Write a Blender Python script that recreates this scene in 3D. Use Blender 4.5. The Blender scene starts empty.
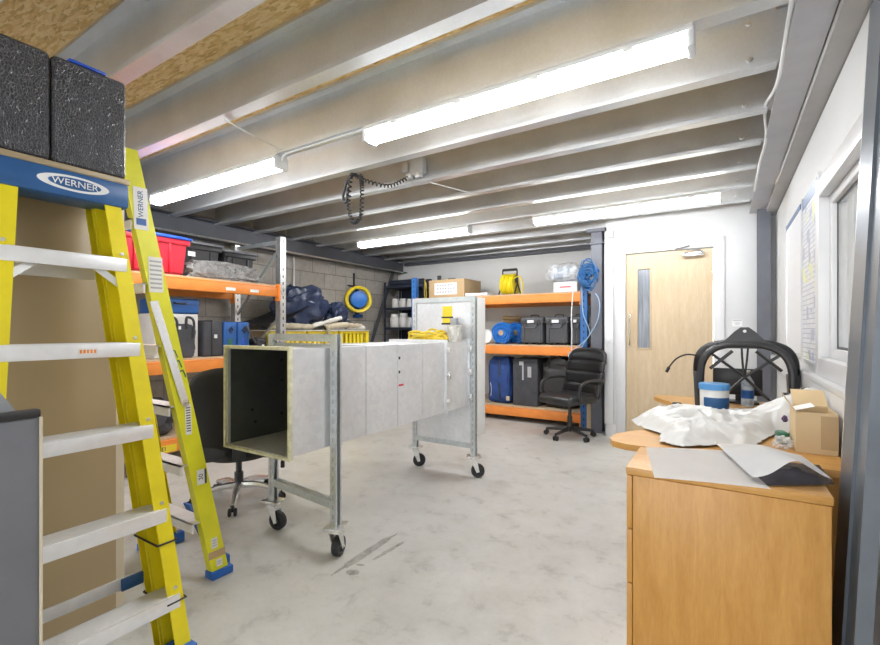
import bpy, bmesh, math, random
from mathutils import Vector, Matrix, noise
PI = math.pi
V = Vector
sc = bpy.context.scene
col = sc.collection
rnd = random.Random(7)

# ------------------------------------------------------------------ materials
def _nt(name):
    m = bpy.data.materials.new(name); m.use_nodes = True
    nt = m.node_tree
    return m, nt, nt.nodes['Principled BSDF']

def _coords(nt, scale=(1, 1, 1), rot=(0, 0, 0)):
    tc = nt.nodes.new('ShaderNodeTexCoord'); mp = nt.nodes.new('ShaderNodeMapping')
    mp.inputs['Scale'].default_value = scale; mp.inputs['Rotation'].default_value = rot
    nt.links.new(tc.outputs['Object'], mp.inputs['Vector'])
    return mp.outputs['Vector']

def _noise(nt, vec, scale, detail=4, rough=.55, dist=0):
    n = nt.nodes.new('ShaderNodeTexNoise')
    n.inputs['Scale'].default_value = scale; n.inputs['Detail'].default_value = detail
    n.inputs['Roughness'].default_value = rough; n.inputs['Distortion'].default_value = dist
    nt.links.new(vec, n.inputs['Vector'])
    return n.outputs['Fac']

def _ramp(nt, fac, stops, interp='LINEAR'):
    r = nt.nodes.new('ShaderNodeValToRGB'); r.color_ramp.interpolation = interp
    e = r.color_ramp.elements
    while len(e) < len(stops): e.new(.5)
    for i, (p, c) in enumerate(stops):
        e[i].position = p; e[i].color = (*c, 1) if len(c) == 3 else c
    nt.links.new(fac, r.inputs['Fac'])
    return r.outputs['Color']

def _bump(nt, fac, strength, dist, bsdf, prev=None):
    b = nt.nodes.new('ShaderNodeBump')
    b.inputs['Strength'].default_value = strength; b.inputs['Distance'].default_value = dist
    nt.links.new(fac, b.inputs['Height'])
    if prev: nt.links.new(prev, b.inputs['Normal'])
    nt.links.new(b.outputs['Normal'], bsdf.inputs['Normal'])
    return b.outputs['Normal']

def _mix(nt, fac, a, b, mode='MIX'):
    m = nt.nodes.new('ShaderNodeMix'); m.data_type = 'RGBA'; m.blend_type = mode
    for k, v in ((0, fac), (6, a), (7, b)):
        if isinstance(v, (int, float)): m.inputs[k].default_value = v
        elif isinstance(v, tuple): m.inputs[k].default_value = (*v, 1) if len(v) == 3 else v
        else: nt.links.new(v, m.inputs[k])
    return m.outputs[2]

def mat(name, c, rough=.5, metal=0, var=.08, scale=9, bump=0, bscale=60, stretch=(1, 1, 1), spec=.5, bdist=.002):
    m, nt, b = _nt(name)
    v = _coords(nt, stretch)
    n = _noise(nt, v, scale)
    lo = tuple(max(0, x*(1-var)) for x in c); hi = tuple(min(1, x*(1+var)) for x in c)
    nt.links.new(_ramp(nt, n, [(.3, lo), (.7, hi)]), b.inputs['Base Color'])
    b.inputs['Roughness'].default_value = rough; b.inputs['Metallic'].default_value = metal
    b.inputs['Specular IOR Level'].default_value = spec
    if bump: _bump(nt, _noise(nt, v, bscale, 3), bump, bdist, b)
    return m

def mat_galv(name, c, rough=.35, metal=.85, sc_=26, var=.13):
    m, nt, b = _nt(name)
    v = _coords(nt)
    vo = nt.nodes.new('ShaderNodeTexVoronoi'); vo.inputs['Scale'].default_value = sc_
    nt.links.new(v, vo.inputs['Vector'])
    n = _noise(nt, v, 3.5)
    bw = nt.nodes.new('ShaderNodeRGBToBW'); nt.links.new(vo.outputs['Color'], bw.inputs['Color'])
    a = _ramp(nt, bw.outputs['Val'], [(.2, tuple(x*(1-var) for x in c)), (.8, tuple(min(1, x*(1+var)) for x in c))])
    d = _ramp(nt, n, [(.3, (.86, .86, .86)), (.7, (1, 1, 1))])
    nt.links.new(_mix(nt, 1, a, d, 'MULTIPLY'), b.inputs['Base Color'])
    b.inputs['Metallic'].default_value = metal
    r = _ramp(nt, n, [(.2, (rough*.8,)*3), (.8, (rough*1.25,)*3)])
    nt.links.new(r, b.inputs['Roughness'])
    return m

def mat_wood(name, c1, c2, axis_scale, rough=.4, scale=6, bump=.05):
    m, nt, b = _nt(name)
    v = _coords(nt, axis_scale)
    n1 = _noise(nt, v, scale, 6, .6, .6); n2 = _noise(nt, v, scale*6, 3, .6)
    a = _ramp(nt, n1, [(.3, c1), (.52, tuple((x+y)/2 for x, y in zip(c1, c2))), (.72, c2)])
    d = _ramp(nt, n2, [(.3, (.9, .88, .86)), (.6, (1, 1, 1))])
    nt.links.new(_mix(nt, .8, a, d, 'MULTIPLY'), b.inputs['Base Color'])
    b.inputs['Roughness'].default_value = rough
    if bump: _bump(nt, n2, bump, .001, b)
    return m

def mat_concrete():
    m, nt, b = _nt('polished concrete')
    v = _coords(nt)
    n1 = _noise(nt, v, .9, 6, .6, .4); n2 = _noise(nt, v, 6.5, 8, .7, .3); n3 = _noise(nt, v, 40, 4, .7)
    a = _ramp(nt, n1, [(.3, (.49, .475, .445)), (.5, (.60, .59, .565)), (.72, (.68, .675, .66))])
    d = _ramp(nt, n2, [(.28, (.58, .57, .55)), (.45, (.90, .895, .88)), (.7, (1, 1, 1))])
    e = _ramp(nt, n3, [(.25, (.82, .81, .8)), (.45, (1, 1, 1))])
    x = _mix(nt, .9, a, d, 'MULTIPLY'); x = _mix(nt, .6, x, e, 'MULTIPLY')
    vo = nt.nodes.new('ShaderNodeTexVoronoi'); vo.inputs['Scale'].default_value = 2.3
    nt.links.new(_coords(nt, (1, .8, 1)), vo.inputs['Vector'])
    sp = _ramp(nt, vo.outputs['Distance'], [(.03, (.55, .53, .5)), (.07, (1, 1, 1))])
    x = _mix(nt, .55, x, sp, 'MULTIPLY')
    nt.links.new(x, b.inputs['Base Color'])
    nt.links.new(_ramp(nt, n2, [(.3, (.30,)*3), (.7, (.48,)*3)]), b.inputs['Roughness'])
    _bump(nt, n3, .06, .002, b)
    return m

def mat_block():
    m, nt, b = _nt('concrete blockwork')
    v = _coords(nt, (1, 1, 1), (PI/2, 0, PI/2))
    tc = nt.nodes.new('ShaderNodeTexCoord'); sx = nt.nodes.new('ShaderNodeSeparateXYZ'); cx = nt.nodes.new('ShaderNodeCombineXYZ')
    nt.links.new(tc.outputs['Object'], sx.inputs[0])
    nt.links.new(sx.outputs['Y'], cx.inputs['X']); nt.links.new(sx.outputs['Z'], cx.inputs['Y'])
    br = nt.nodes.new('ShaderNodeTexBrick')
    for k, q in (('Scale', 1), ('Mortar Size', .007), ('Brick Width', .45), ('Row Height', .225), ('Mortar Smooth', .3), ('Bias', 0)):
        br.inputs[k].default_value = q
    br.inputs['Color1'].default_value = (.40, .37, .33, 1); br.inputs['Color2'].default_value = (.50, .47, .43, 1)
    br.inputs['Mortar'].default_value = (.30, .285, .26, 1)
    nt.links.new(cx.outputs[0], br.inputs['Vector'])
    n = _noise(nt, v, 14, 6, .7); n2 = _noise(nt, v, 120, 3, .7)
    d = _ramp(nt, n, [(.3, (.75, .74, .72)), (.65, (1, 1, 1))])
    nt.links.new(_mix(nt, .9, br.outputs['Color'], d, 'MULTIPLY'), b.inputs['Base Color'])
    b.inputs['Roughness'].default_value = .9
    p = _bump(nt, n2, .5, .004, b)
    inv = nt.nodes.new('ShaderNodeMath'); inv.operation = 'SUBTRACT'; inv.inputs[0].default_value = 1
    nt.links.new(br.outputs['Fac'], inv.inputs[1])
    _bump(nt, inv.outputs[0], .6, .008, b, p)
    return m

def mat_osb():
    m, nt, b = _nt('oriented strand board')
    v = _coords(nt, (1.3, 5.5, 1), (0, 0, .35))
    vo = nt.nodes.new('ShaderNodeTexVoronoi'); vo.inputs['Scale'].default_value = 18
    n0 = nt.nodes.new('ShaderNodeTexNoise'); n0.inputs['Scale'].default_value = 7
    nt.links.new(v, n0.inputs['Vector'])
    w = _mix(nt, .12, v, n0.outputs['Color'])
    nt.links.new(w, vo.inputs['Vector'])
    bw = nt.nodes.new('ShaderNodeRGBToBW'); nt.links.new(vo.outputs['Color'], bw.inputs['Color'])
    a = _ramp(nt, bw.outputs['Val'], [(.15, (.62, .40, .15)), (.45, (.82, .57, .24)), (.8, (.90, .70, .38))])
    n2 = _noise(nt, v, 45, 4, .6)
    d = _ramp(nt, n2, [(.3, (.75, .68, .58)), (.5, (1, 1, 1))])
    nt.links.new(_mix(nt, .8, a, d, 'MULTIPLY'), b.inputs['Base Color'])
    b.inputs['Roughness'].default_value = .6
    _bump(nt, bw.outputs['Val'], .3, .002, b)
    return m

def mat_croc():
    m, nt, b = _nt('black crocodile vinyl')
    v = _coords(nt, (1, 1.5, .8))
    n0 = nt.nodes.new('ShaderNodeTexNoise'); n0.inputs['Scale'].default_value = 5
    nt.links.new(v, n0.inputs['Vector'])
    w = _mix(nt, .06, v, n0.outputs['Color'])
    vo = nt.nodes.new('ShaderNodeTexVoronoi'); vo.feature = 'DISTANCE_TO_EDGE'; vo.inputs['Scale'].default_value = 98
    nt.links.new(w, vo.inputs['Vector'])
    r = _ramp(nt, vo.outputs['Distance'], [(0, (0, 0, 0)), (.16, (1, 1, 1))])
    c = _ramp(nt, vo.outputs['Distance'], [(0, (.10, .10, .105)), (.12, (.038, .038, .042))])
    nt.links.new(c, b.inputs['Base Color'])
    b.inputs['Roughness'].default_value = .3
    p = _bump(nt, r, .7, .002, b)
    _bump(nt, _noise(nt, _coords(nt, (1, 3.5, .8)), 3, 2), .3, .03, b, p)
    return m

def mat_clear(name, c=(.9, .92, .95), alpha=.35, rough=.15, bump=.2, scale=12):
    m, nt, b = _nt(name)
    v = _coords(nt)
    n = _noise(nt, v, scale, 3, .55, 1)
    nt.links.new(_ramp(nt, n, [(.35, tuple(x*.85 for x in c)), (.65, c)]), b.inputs['Base Color'])
    b.inputs['Roughness'].default_value = rough
    nt.links.new(_ramp(nt, n, [(.3, (alpha*.6,)*3), (.7, (min(1, alpha*1.6),)*3)]), b.inputs['Alpha'])
    _bump(nt, n, bump, .006, b)
    return m

def mat_emit(name, c, s):
    m, nt, b = _nt(name)
    b.inputs['Base Color'].default_value = (.9, .9, .9, 1)
    b.inputs['Emission Color'].default_value = (*c, 1); b.inputs['Emission Strength'].default_value = s
    n = _noise(nt, _coords(nt), 3); nt.links.new(_ramp(nt, n, [(0, (.3,)*3), (1, (.35,)*3)]), b.inputs['Roughness'])
    return m

def mat_planner(name, grid):
    m, nt, b = _nt(name)
    tc = nt.nodes.new('ShaderNodeTexCoord'); sx = nt.nodes.new('ShaderNodeSeparateXYZ'); cx = nt.nodes.new('ShaderNodeCombineXYZ')
    nt.links.new(tc.outputs['Object'], sx.inputs[0])
    nt.links.new(sx.outputs['Y'], cx.inputs['X']); nt.links.new(sx.outputs['Z'], cx.inputs['Y'])
    br = nt.nodes.new('ShaderNodeTexBrick'); br.offset = 0
    for k, q in (('Scale', 1), ('Mortar Size', .0025 if grid else .0012), ('Brick Width', .11 if grid else .35), ('Row Height', .028 if grid else .22)):
        br.inputs[k].default_value = q
    br.inputs['Color1'].default_value = (.80, .81, .84, 1); br.inputs['Color2'].default_value = (.70, .72, .78, 1) if grid else (.84, .84, .85, 1)
    br.inputs['Mortar'].default_value = (.38, .42, .52, 1) if grid else (.72, .72, .74, 1)
    nt.links.new(cx.outputs[0], br.inputs['Vector'])
    cc = br.outputs['Color']
    if grid:
        vo = nt.nodes.new('ShaderNodeTexVoronoi'); vo.inputs['Scale'].default_value = 16; vo.distance = 'CHEBYCHEV'
        nt.links.new(cx.outputs[0], vo.inputs['Vector'])
        bw = nt.nodes.new('ShaderNodeSeparateColor'); nt.links.new(vo.outputs['Color'], bw.inputs[0])
        f = _ramp(nt, bw.outputs[0], [(0, (1, 1, 1)), (.12, (0, 0, 0))], 'CONSTANT')
        cc = _mix(nt, f, cc, (.78, .78, .40))
        f2 = _ramp(nt, bw.outputs[1], [(0, (1, 1, 1)), (.10, (0, 0, 0))], 'CONSTANT')
        cc = _mix(nt, f2, cc, (.45, .47, .60))
    nt.links.new(cc, b.inputs['Base Color']); b.inputs['Roughness'].default_value = .35
    return m

MT = {}
MT['concrete'] = mat_concrete(); MT['block'] = mat_block(); MT['osb'] = mat_osb(); MT['croc'] = mat_croc()
MT['white_wall'] = mat('white painted plasterboard', (.66, .665, .67), .6, var=.02, scale=3)
MT['back_wall'] = mat('off white painted wall', (.70, .695, .68), .65, var=.04, scale=2.5)
MT['grey_strip'] = mat('grey plasterboard strip', (.42, .41, .40), .7, var=.05)
MT['white_gloss'] = mat('white gloss trim', (.70, .70, .71), .3, var=.015)
MT['joist'] = mat_galv('galvanised joist steel', (.76, .78, .80), .36, .72, 90, .02)
MT['galv'] = mat_galv('galvanised sheet', (.80, .81, .83), .36, .45, 40, .035)
MT['galv_dark'] = mat_galv('galvanised frame steel', (.62, .66, .67), .38, .7, 60, .06)
MT['shade'] = mat('dark duct lining', (.13, .14, .14), .35, .5, var=.1)  # shade of the duct interior put into a dark colour
MT['zinc'] = mat_galv('bright zinc', (.80, .80, .78), .3, .9, 60, .06)
MT['sealant'] = mat('cream sealant edge', (.62, .60, .42), .5, var=.2, scale=30)
MT['beam_grey'] = mat('primed grey steel beam', (.45, .45, .475), .45, var=.06)
MT['column'] = mat('dark blue grey steel paint', (.125, .13, .155), .4, var=.08)
MT['column2'] = mat('slate grey steel paint', (.155, .175, .20), .33, .35, var=.07)
MT['dark_beam'] = mat('dark navy steel beam', (.085, .09, .105), .5, var=.1)
MT['aluminium'] = mat('brushed aluminium', (.85, .85, .85), .26, .75, .06, 30, stretch=(1, 1, 20))
MT['alu_step'] = mat('ladder aluminium', (.86, .86, .86), .36, .5, .04, 30)
MT['yellow'] = mat('yellow fibreglass', (.80, .66, .012), .38, var=.07, scale=12, bump=.05)
MT['lime'] = mat('yellow green fibreglass', (.76, .74, .02), .38, var=.09, scale=7, bump=.05)
MT['blue_cap'] = mat('blue ladder plastic', (.022, .10, .27), .38, var=.1)
MT['blue_foot'] = mat('bright blue plastic', (.02, .13, .50), .4, var=.12)
MT['black_rub'] = mat('black rubber', (.022, .022, .024), .6, var=.2)
MT['black_plastic'] = mat('black plastic', (.03, .03, .032), .38, var=.15, bump=.05)
MT['black_leather'] = mat('black leather', (.024, .024, .026), .34, var=.15, bump=.15, bscale=220)
MT['black_fabric'] = mat('black woven fabric', (.035, .034, .038), .85, var=.2, bump=.3, bscale=300)
MT['charcoal_shell'] = mat('charcoal chair shell', (.024, .022, .022), .42, var=.1)
MT['charcoal_fabric'] = mat('charcoal bag fabric', (.062, .062, .07), .8, var=.2, bump=.25, bscale=200)
MT['grey_lid'] = mat('mid grey lid plastic', (.16, .165, .18), .45, var=.08)
MT['grey_case'] = mat('dark grey moulded plastic', (.085, .088, .095), .5, var=.1)
MT['brown_panel'] = mat('taupe laminate', (.39, .295, .165), .38, var=.04, scale=2)
MT['cream_edge'] = mat('cream cabinet edge', (.66, .58, .44), .5, var=.03)
MT['grey_screen'] = mat('slate grey panel', (.17, .175, .195), .5, var=.05, bump=.08, bscale=250)
MT['grey_light'] = mat('pale grey board', (.36, .38, .41), .5, var=.05)
MT['orange'] = mat('orange rack paint', (.84, .27, .045), .42, var=.07)
MT['chipboard'] = mat('chipboard', (.55, .43, .29), .75, var=.2, scale=120)
MT['blue_post'] = mat('blue rack paint', (.035, .15, .42), .42, var=.08)
MT['red'] = mat('red crate plastic', (.66, .02, .045), .36, var=.05)
MT['blue_lid'] = mat('royal blue plastic', (.02, .085, .48), .36, var=.06)
MT['blue_case'] = mat('blue case plastic', (.018, .10, .34), .42, var=.1)
MT['blue_fabric'] = mat('navy blue fabric', (.02, .06, .23), .75, var=.25, bump=.4, bscale=120)
MT['navy_tarp'] = mat('navy tarpaulin', (.022, .036, .085), .4, var=.25, bump=.25, bscale=14, bdist=.01)
MT['grey_tarp'] = mat('dark grey sheeting', (.05, .05, .055), .6, var=.2)
MT['barrier'] = mat('yellow barrier plastic', (.80, .62, .03), .45, var=.08)
MT['canvas'] = mat('beige canvas', (.52, .46, .34), .85, var=.2, scale=14, bump=.3, bscale=150)
MT['canvas_white'] = mat('off white board', (.70, .68, .62), .7, var=.12)
MT['yellow_hose'] = mat('yellow hose rubber', (.84, .66, .015), .4, var=.1)
MT['blue_hose'] = mat('blue hose plastic', (.02, .18, .62), .35, var=.15)
MT['navy_steel'] = mat('dark navy shelving steel', (.028, .034, .055), .45, var=.15)
MT['jar'] = mat('white plastic jar', (.72, .70, .68), .4, var=.05)
MT['cardboard'] = mat('brown cardboard', (.50, .35, .19), .75, var=.06, scale=4, bump=.05)
MT['cardboard_pale'] = mat('pale cardboard', (.66, .50, .29), .7, var=.05, scale=4)
MT['paper'] = mat('white paper', (.86, .86, .86), .6, var=.02)
MT['sheet'] = mat('white polythene sheet', (.62, .615, .60), .38, var=.03, bump=.12, bscale=35)
MT['print_dark'] = mat('dark print', (.06, .065, .10), .5, var=.05)
MT['print_grey'] = mat('grey print', (.42, .43, .45), .5, var=.05)
MT['label_white'] = mat('white sticker', (.78, .78, .77), .45, var=.03)
MT['oak'] = mat_wood('honey oak laminate', (.53, .255, .05), (.645, .345, .092), (5, 5, .7), .36)
MT['oak_top'] = mat_wood('honey oak desktop', (.53, .265, .06), (.65, .355, .105), (.8, 6, 5), .34)
MT['birch'] = mat_wood('birch veneer door', (.55, .415, .255), (.64, .51, .345), (4, 4, .55), .4, 5, 0)
MT['door_glass'] = mat('wired door glass', (.20, .22, .25), .12, var=.35, scale=5, stretch=(9, 1, .6))
MT['chrome'] = mat('chrome', (.75, .75, .75), .16, 1, .03)
MT['lamp'] = mat_emit('lit lamp diffuser', (.96, .98, 1), 36)
MT['lamp_body'] = mat('lamp body', (.72, .73, .74), .4, var=.03)
MT['clear'] = mat_clear('clear polythene', alpha=.42)
MT['wrap'] = mat_clear('grey plastic wrap', (.33, .325, .32), .85, .16, .6, 22)
MT['tub_clear'] = mat_clear('cloudy tub plastic', (.78, .77, .72), .8, .4)
MT['bottle'] = mat_clear('clear bottle plastic', (.75, .85, .95), .4, .08)
MT['pane'] = mat_clear('window pane glass', (.75, .80, .80), .14, .03)
MT['rope'] = mat('yellow rope', (.82, .62, .06), .6, var=.15, bump=.5, bscale=200)
MT['cable_white'] = mat('white cable', (.75, .75, .75), .45, var=.02)
MT['cable_blue'] = mat('blue air hose', (.03, .135, .34), .4, var=.2)
MT['tub_lid'] = mat('sky blue plastic', (.09, .30, .62), .4, var=.05)
MT['cable_pale'] = mat('pale blue hose', (.35, .50, .68), .4, var=.1)
MT['dark_plastic'] = mat('dark plastic bag', (.10, .085, .115), .25, var=.3, bump=.5, bscale=25)
MT['green'] = mat('green box', (.02, .13, .07), .5, var=.1)
MT['purple'] = mat('dark purple cloth', (.07, .03, .10), .6, var=.2)
MT['purple_jar'] = mat('mauve plastic', (.20, .05, .16), .4, var=.1)
MT['planner'] = mat_planner('planner grid print', True); MT['planner_plain'] = mat_planner('faint ruled board', False)
MT['stain'] = mat_clear('dark floor stain', (.26, .25, .23), .26, .45, 0, 22)

# ------------------------------------------------------------------ builders
class B:
    def __init__(s): s.bm = bmesh.new()
    def add(s, bm, M=None):
        if M is not None: bmesh.ops.transform(bm, matrix=M, verts=bm.verts)
        me = bpy.data.meshes.new('tmp'); bm.to_mesh(me); bm.free(); s.bm.from_mesh(me); bpy.data.meshes.remove(me)
        return s
    def box(s, c, d, bev=0, rz=0, R=None, seg=2):
        bm = bmesh.new(); bmesh.ops.create_cube(bm, size=1)
        bmesh.ops.scale(bm, vec=V(d), verts=bm.verts)
        if bev: bmesh.ops.bevel(bm, geom=bm.edges[:], offset=min(bev, min(d)*.49), segments=seg, affect='EDGES', profile=.5)
        M = Matrix.Translation(V(c)) @ (R.to_4x4() if R is not None else Matrix.Rotation(rz, 4, 'Z'))
        return s.add(bm, M)
    def bb(s, lo, hi, bev=0, seg=2):
        lo, hi = V(lo), V(hi)
        return s.box((lo+hi)/2, tuple(abs(x) for x in hi-lo), bev, seg=seg)
    def cyl(s, p0, p1, r0, r1=None, n=16, bev=0):
        p0, p1 = V(p0), V(p1); r1 = r0 if r1 is None else r1
        L = (p1-p0).length
        bm = bmesh.new(); bmesh.ops.create_cone(bm, cap_ends=True, segments=n, radius1=r0, radius2=r1, depth=L)
        if bev:
            es = [e for e in bm.edges if len(e.link_faces) == 2 and any(len(f.verts) > 4 for f in e.link_faces)]
            bmesh.ops.bevel(bm, geom=es, offset=bev, segments=2, affect='EDGES')
        q = V((0, 0, 1)).rotation_difference(p1-p0)
        return s.add(bm, Matrix.Translation((p0+p1)/2) @ q.to_matrix().to_4x4())
    def tube(s, pts, r, n=8, closed=False):
        pts = [V(p) for p in pts]; N = len(pts); rings = []
        up = None
        for i, p in enumerate(pts):
            a = pts[(i-1) % N] if (closed or i > 0) else p
            b = pts[(i+1) % N] if (closed or i < N-1) else p
            t = (b-a).normalized()
            if up is None:
                up = t.orthogonal().normalized()
            up = (up - t*up.dot(t))
            up = up.normalized() if up.length > 1e-6 else t.orthogonal().normalized()
            w = t.cross(up)
            rr = r[i] if isinstance(r, (list, tuple)) else r
            rings.append([s.bm.verts.new(p + (up*math.cos(2*PI*k/n) + w*math.sin(2*PI*k/n))*rr) for k in range(n)])
        for i in range(N if closed else N-1):
            A, C = rings[i], rings[(i+1) % N]
            for k in range(n):
                s.bm.faces.new((A[k], A[(k+1) % n], C[(k+1) % n], C[k]))
        if not closed:
            s.bm.faces.new(rings[0][::-1]); s.bm.faces.new(rings[-1])
        return s
    def lathe(s, prof, c=(0, 0, 0), n=24, axis=(0, 0, 1)):
        q = V((0, 0, 1)).rotation_difference(V(axis)); c = V(c); rings = []
        for r, z in prof:
            if r < 1e-5: rings.append([s.bm.verts.new(c + q @ V((0, 0, z)))])
            else: rings.append([s.bm.verts.new(c + q @ V((r*math.cos(2*PI*k/n), r*math.sin(2*PI*k/n), z))) for k in range(n)])
        for A, C in zip(rings, rings[1:]):
            for k in range(n):
                a, b_ = A[k % len(A)], A[(k+1) % n % len(A)]; c_, d = C[(k+1) % n % len(C)], C[k % len(C)]
                f = []
                for x in (a, b_, c_, d):
                    if x not in f: f.append(x)
                if len(f) > 2:
                    try: s.bm.faces.new(f)
                    except ValueError: pass
        return s
    def sweep(s, sec, p0, p1, ua, ub):
        """closed 2-D section (a,b) carried straight from p0 to p1"""
        p0, p1, ua, ub = V(p0), V(p1), V(ua), V(ub)
        A = [s.bm.verts.new(p0 + ua*a + ub*b) for a, b in sec]; C = [s.bm.verts.new(p1 + ua*a + ub*b) for a, b in sec]
        n = len(sec)
        for i in range(n): s.bm.faces.new((A[i], A[(i+1) % n], C[(i+1) % n], C[i]))
        s.bm.faces.new(A[::-1]); s.bm.faces.new(C)
        return s
    def grid(s, fn, nu, nv, thick=0):
        vs = [[s.bm.verts.new(fn(i/nu, j/nv)) for j in range(nv+1)] for i in range(nu+1)]
        for i in range(nu):
            for j in range(nv):
                s.bm.faces.new((vs[i][j], vs[i+1][j], vs[i+1][j+1], vs[i][j+1]))
        if thick: bmesh.ops.solidify(s.bm, geom=s.bm.faces[:], thickness=thick)
        return s
    def blob(s, c, r, seed=0, amp=.12, freq=3, flat=None, sub=4, boxy=1):
        bm = bmesh.new(); bmesh.ops.create_icosphere(bm, subdivisions=sub, radius=1)
        o = V((seed*7.3, seed*3.1, seed*1.7))
        for v in bm.verts:
            p = v.co.copy()
            if boxy != 1:
                p = V([math.copysign(abs(x)**boxy, x) for x in p])
            k = 1 + amp*(noise.noise(p*freq+o) + .6*abs(noise.noise(p*freq*2.1+o*2)) - .15 + .35*noise.noise(p*freq*4.5+o))
            v.co = V((p.x*r[0]*k, p.y*r[1]*k, p.z*r[2]*k))
            if flat is not None and v.co.z < -r[2]*flat: v.co.z = -r[2]*flat
        return s.add(bm, Matrix.Translation(V(c)))

def _wmat(o):
    M = Matrix.Identity(4)
    while o is not None:
        M = Matrix.Translation(o.location) @ Matrix.Rotation(o.rotation_euler.z, 4, 'Z') @ M
        o = o.parent
    return M

def _finish(bm, sharp=.6, smooth=True):
    bmesh.ops.recalc_face_normals(bm, faces=bm.faces[:])
    for f in bm.faces: f.smooth = smooth
    for e in bm.edges:
        if len(e.link_faces) == 2 and e.calc_face_angle(0) > sharp: e.smooth = False

def tag(o, label, cat, group=None, kind=None):
    if label: o['label'] = label
    if cat: o['category'] = cat
    if group: o['group'] = group
    if kind: o['kind'] = kind
    return o

def part(name, b, m, parent=None, label=None, local=False, sharp=.6, origin=None):
    _finish(b.bm, sharp)
    if parent is not None and not local:
        bmesh.ops.transform(b.bm, matrix=_wmat(parent).inverted(), verts=b.bm.verts)
    if parent is None:
        if origin is None:
            xs = [v.co for v in b.bm.verts]
            origin = V(((min(p.x for p in xs)+max(p.x for p in xs))/2, (min(p.y for p in xs)+max(p.y for p in xs))/2, min(p.z for p in xs)))
        bmesh.ops.translate(b.bm, vec=-V(origin), verts=b.bm.verts)
    me = bpy.data.meshes.new(name); b.bm.to_mesh(me); b.bm.free()
    me.materials.append(MT[m])
    o = bpy.data.objects.new(name, me); col.objects.link(o)
    if parent is not None: o.parent = parent
    else: o.location = origin
    if label: o['label'] = label
    return o

def parts(name, b, m, parent, local=False, sharp=.6):
    """every loose piece of b becomes a part of its own"""
    bm = b.bm; bm.verts.ensure_lookup_table(); seen = set(); out = []
    for v0 in bm.verts:
        if v0 in seen: continue
        st = [v0]; seen.add(v0); isl = [v0]
        while st:
            v = st.pop()
            for e in v.link_edges:
                w_ = e.other_vert(v)
                if w_ not in seen: seen.add(w_); st.append(w_); isl.append(w_)
        q = B(); mp = {v: q.bm.verts.new(v.co) for v in isl}
        for f in {f for v in isl for f in v.link_faces}: q.bm.faces.new([mp[v] for v in f.verts])
        out.append(part(name, q, m, parent, local=local, sharp=sharp))
    bm.free(); return out

def solo(name, b, m, label, cat, group=None, kind=None, sharp=.6):
    return tag(part(name, b, m, sharp=sharp), label, cat, group, kind)

def struct(name, b, m, label=None, cat=None):
    o = part(name, b, m, origin=(0, 0, 0)); return tag(o, label, cat, None, 'structure')

def thing(name, label, cat, loc=(0, 0, 0), rz=0, group=None, kind=None):
    o = bpy.data.objects.new(name, None); o.empty_display_size = .1; col.objects.link(o)
    o.location = loc; o.rotation_euler = (0, 0, rz)
    return tag(o, label, cat, group, kind)

def kids(o): return [c for c in bpy.data.objects if c.parent == o]

def dup(root, loc, rz=None, label=None, group=None):
    def cp(o, p):
        c = o.copy(); col.objects.link(c); c.parent = p
        for k in kids(o): cp(k, c)
        return c
    r = root.copy(); ks = kids(root); col.objects.link(r); r.location = loc
    if rz is not None: r.rotation_euler = (0, 0, rz)
    for k in ks: cp(k, r)
    if label: r['label'] = label
    if group: r['group'] = group
    return r

def text(name, s, size, m, M, parent, depth=.0006):
    cu = bpy.data.curves.new('t', 'FONT'); cu.body = s; cu.size = size; cu.extrude = depth; cu.align_x = 'CENTER'; cu.align_y = 'CENTER'
    o = bpy.data.objects.new('t', cu); col.objects.link(o)
    dg = bpy.context.evaluated_depsgraph_get()
    me = bpy.data.meshes.new_from_object(o.evaluated_get(dg))
    bpy.data.objects.remove(o); bpy.data.curves.remove(cu)
    me.transform(_wmat(parent).inverted() @ M); me.name = name
    me.materials.clear(); me.materials.append(MT[m])
    t = bpy.data.objects.new(name, me); col.objects.link(t); t.parent = parent
    return t

def frame(o, x, y):
    """matrix whose local x,y axes are given and origin o"""
    x = V(x).normalized(); y = V(y); y = (y - x*y.dot(x)).normalized(); z = x.cross(y)
    return Matrix.Translation(V(o)) @ Matrix((x, y, z)).transposed().to_4x4()

def lerp(a, b, t): return V(a)*(1-t)+V(b)*t
def rope_curve(pts, n=60):
    """smooth path through points (Catmull-Rom)"""
    P = [V(p) for p in pts]; P = [P[0]*2-P[1]] + P + [P[-1]*2-P[-2]]; out = []
    m = len(P)-3
    for k in range(n+1):
        t = k/n*m; i = min(int(t), m-1); u = t-i
        a, b, c, d = P[i:i+4]
        out.append(.5*((2*b) + (c-a)*u + (2*a-5*b+4*c-d)*u*u + (3*b-a-3*c+d)*u**3))
    return out

# ================================================================== SETTING
XL, XR, YB, YD, Y0 = -4.97, .42, 6.5, 5.37, -2.5
ZJ, ZD = 2.38, 2.70
struct('floor', B().bb((XL-.2, Y0, -.1), (1.9, YB+.15, 0)), 'concrete', 'mottled pale grey polished concrete floor of the workshop', 'floor')
struct('ceiling', B().bb((XL-.2, Y0, ZD), (1.9, YB+.15, ZD+.03)), 'osb', 'golden strand board deck above the steel joists', 'ceiling')
struct('wall_left', B().bb((XL-.2, Y0, 0), (XL, YB+.15, ZD)), 'block', 'bare grey blockwork wall behind the yellow barriers', 'wall')
struct('wall_back', B().bb((XL, YB, 0), (-.9, YB+.15, ZD)), 'back_wall', 'off white back wall behind the orange racking', 'wall')
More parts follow.
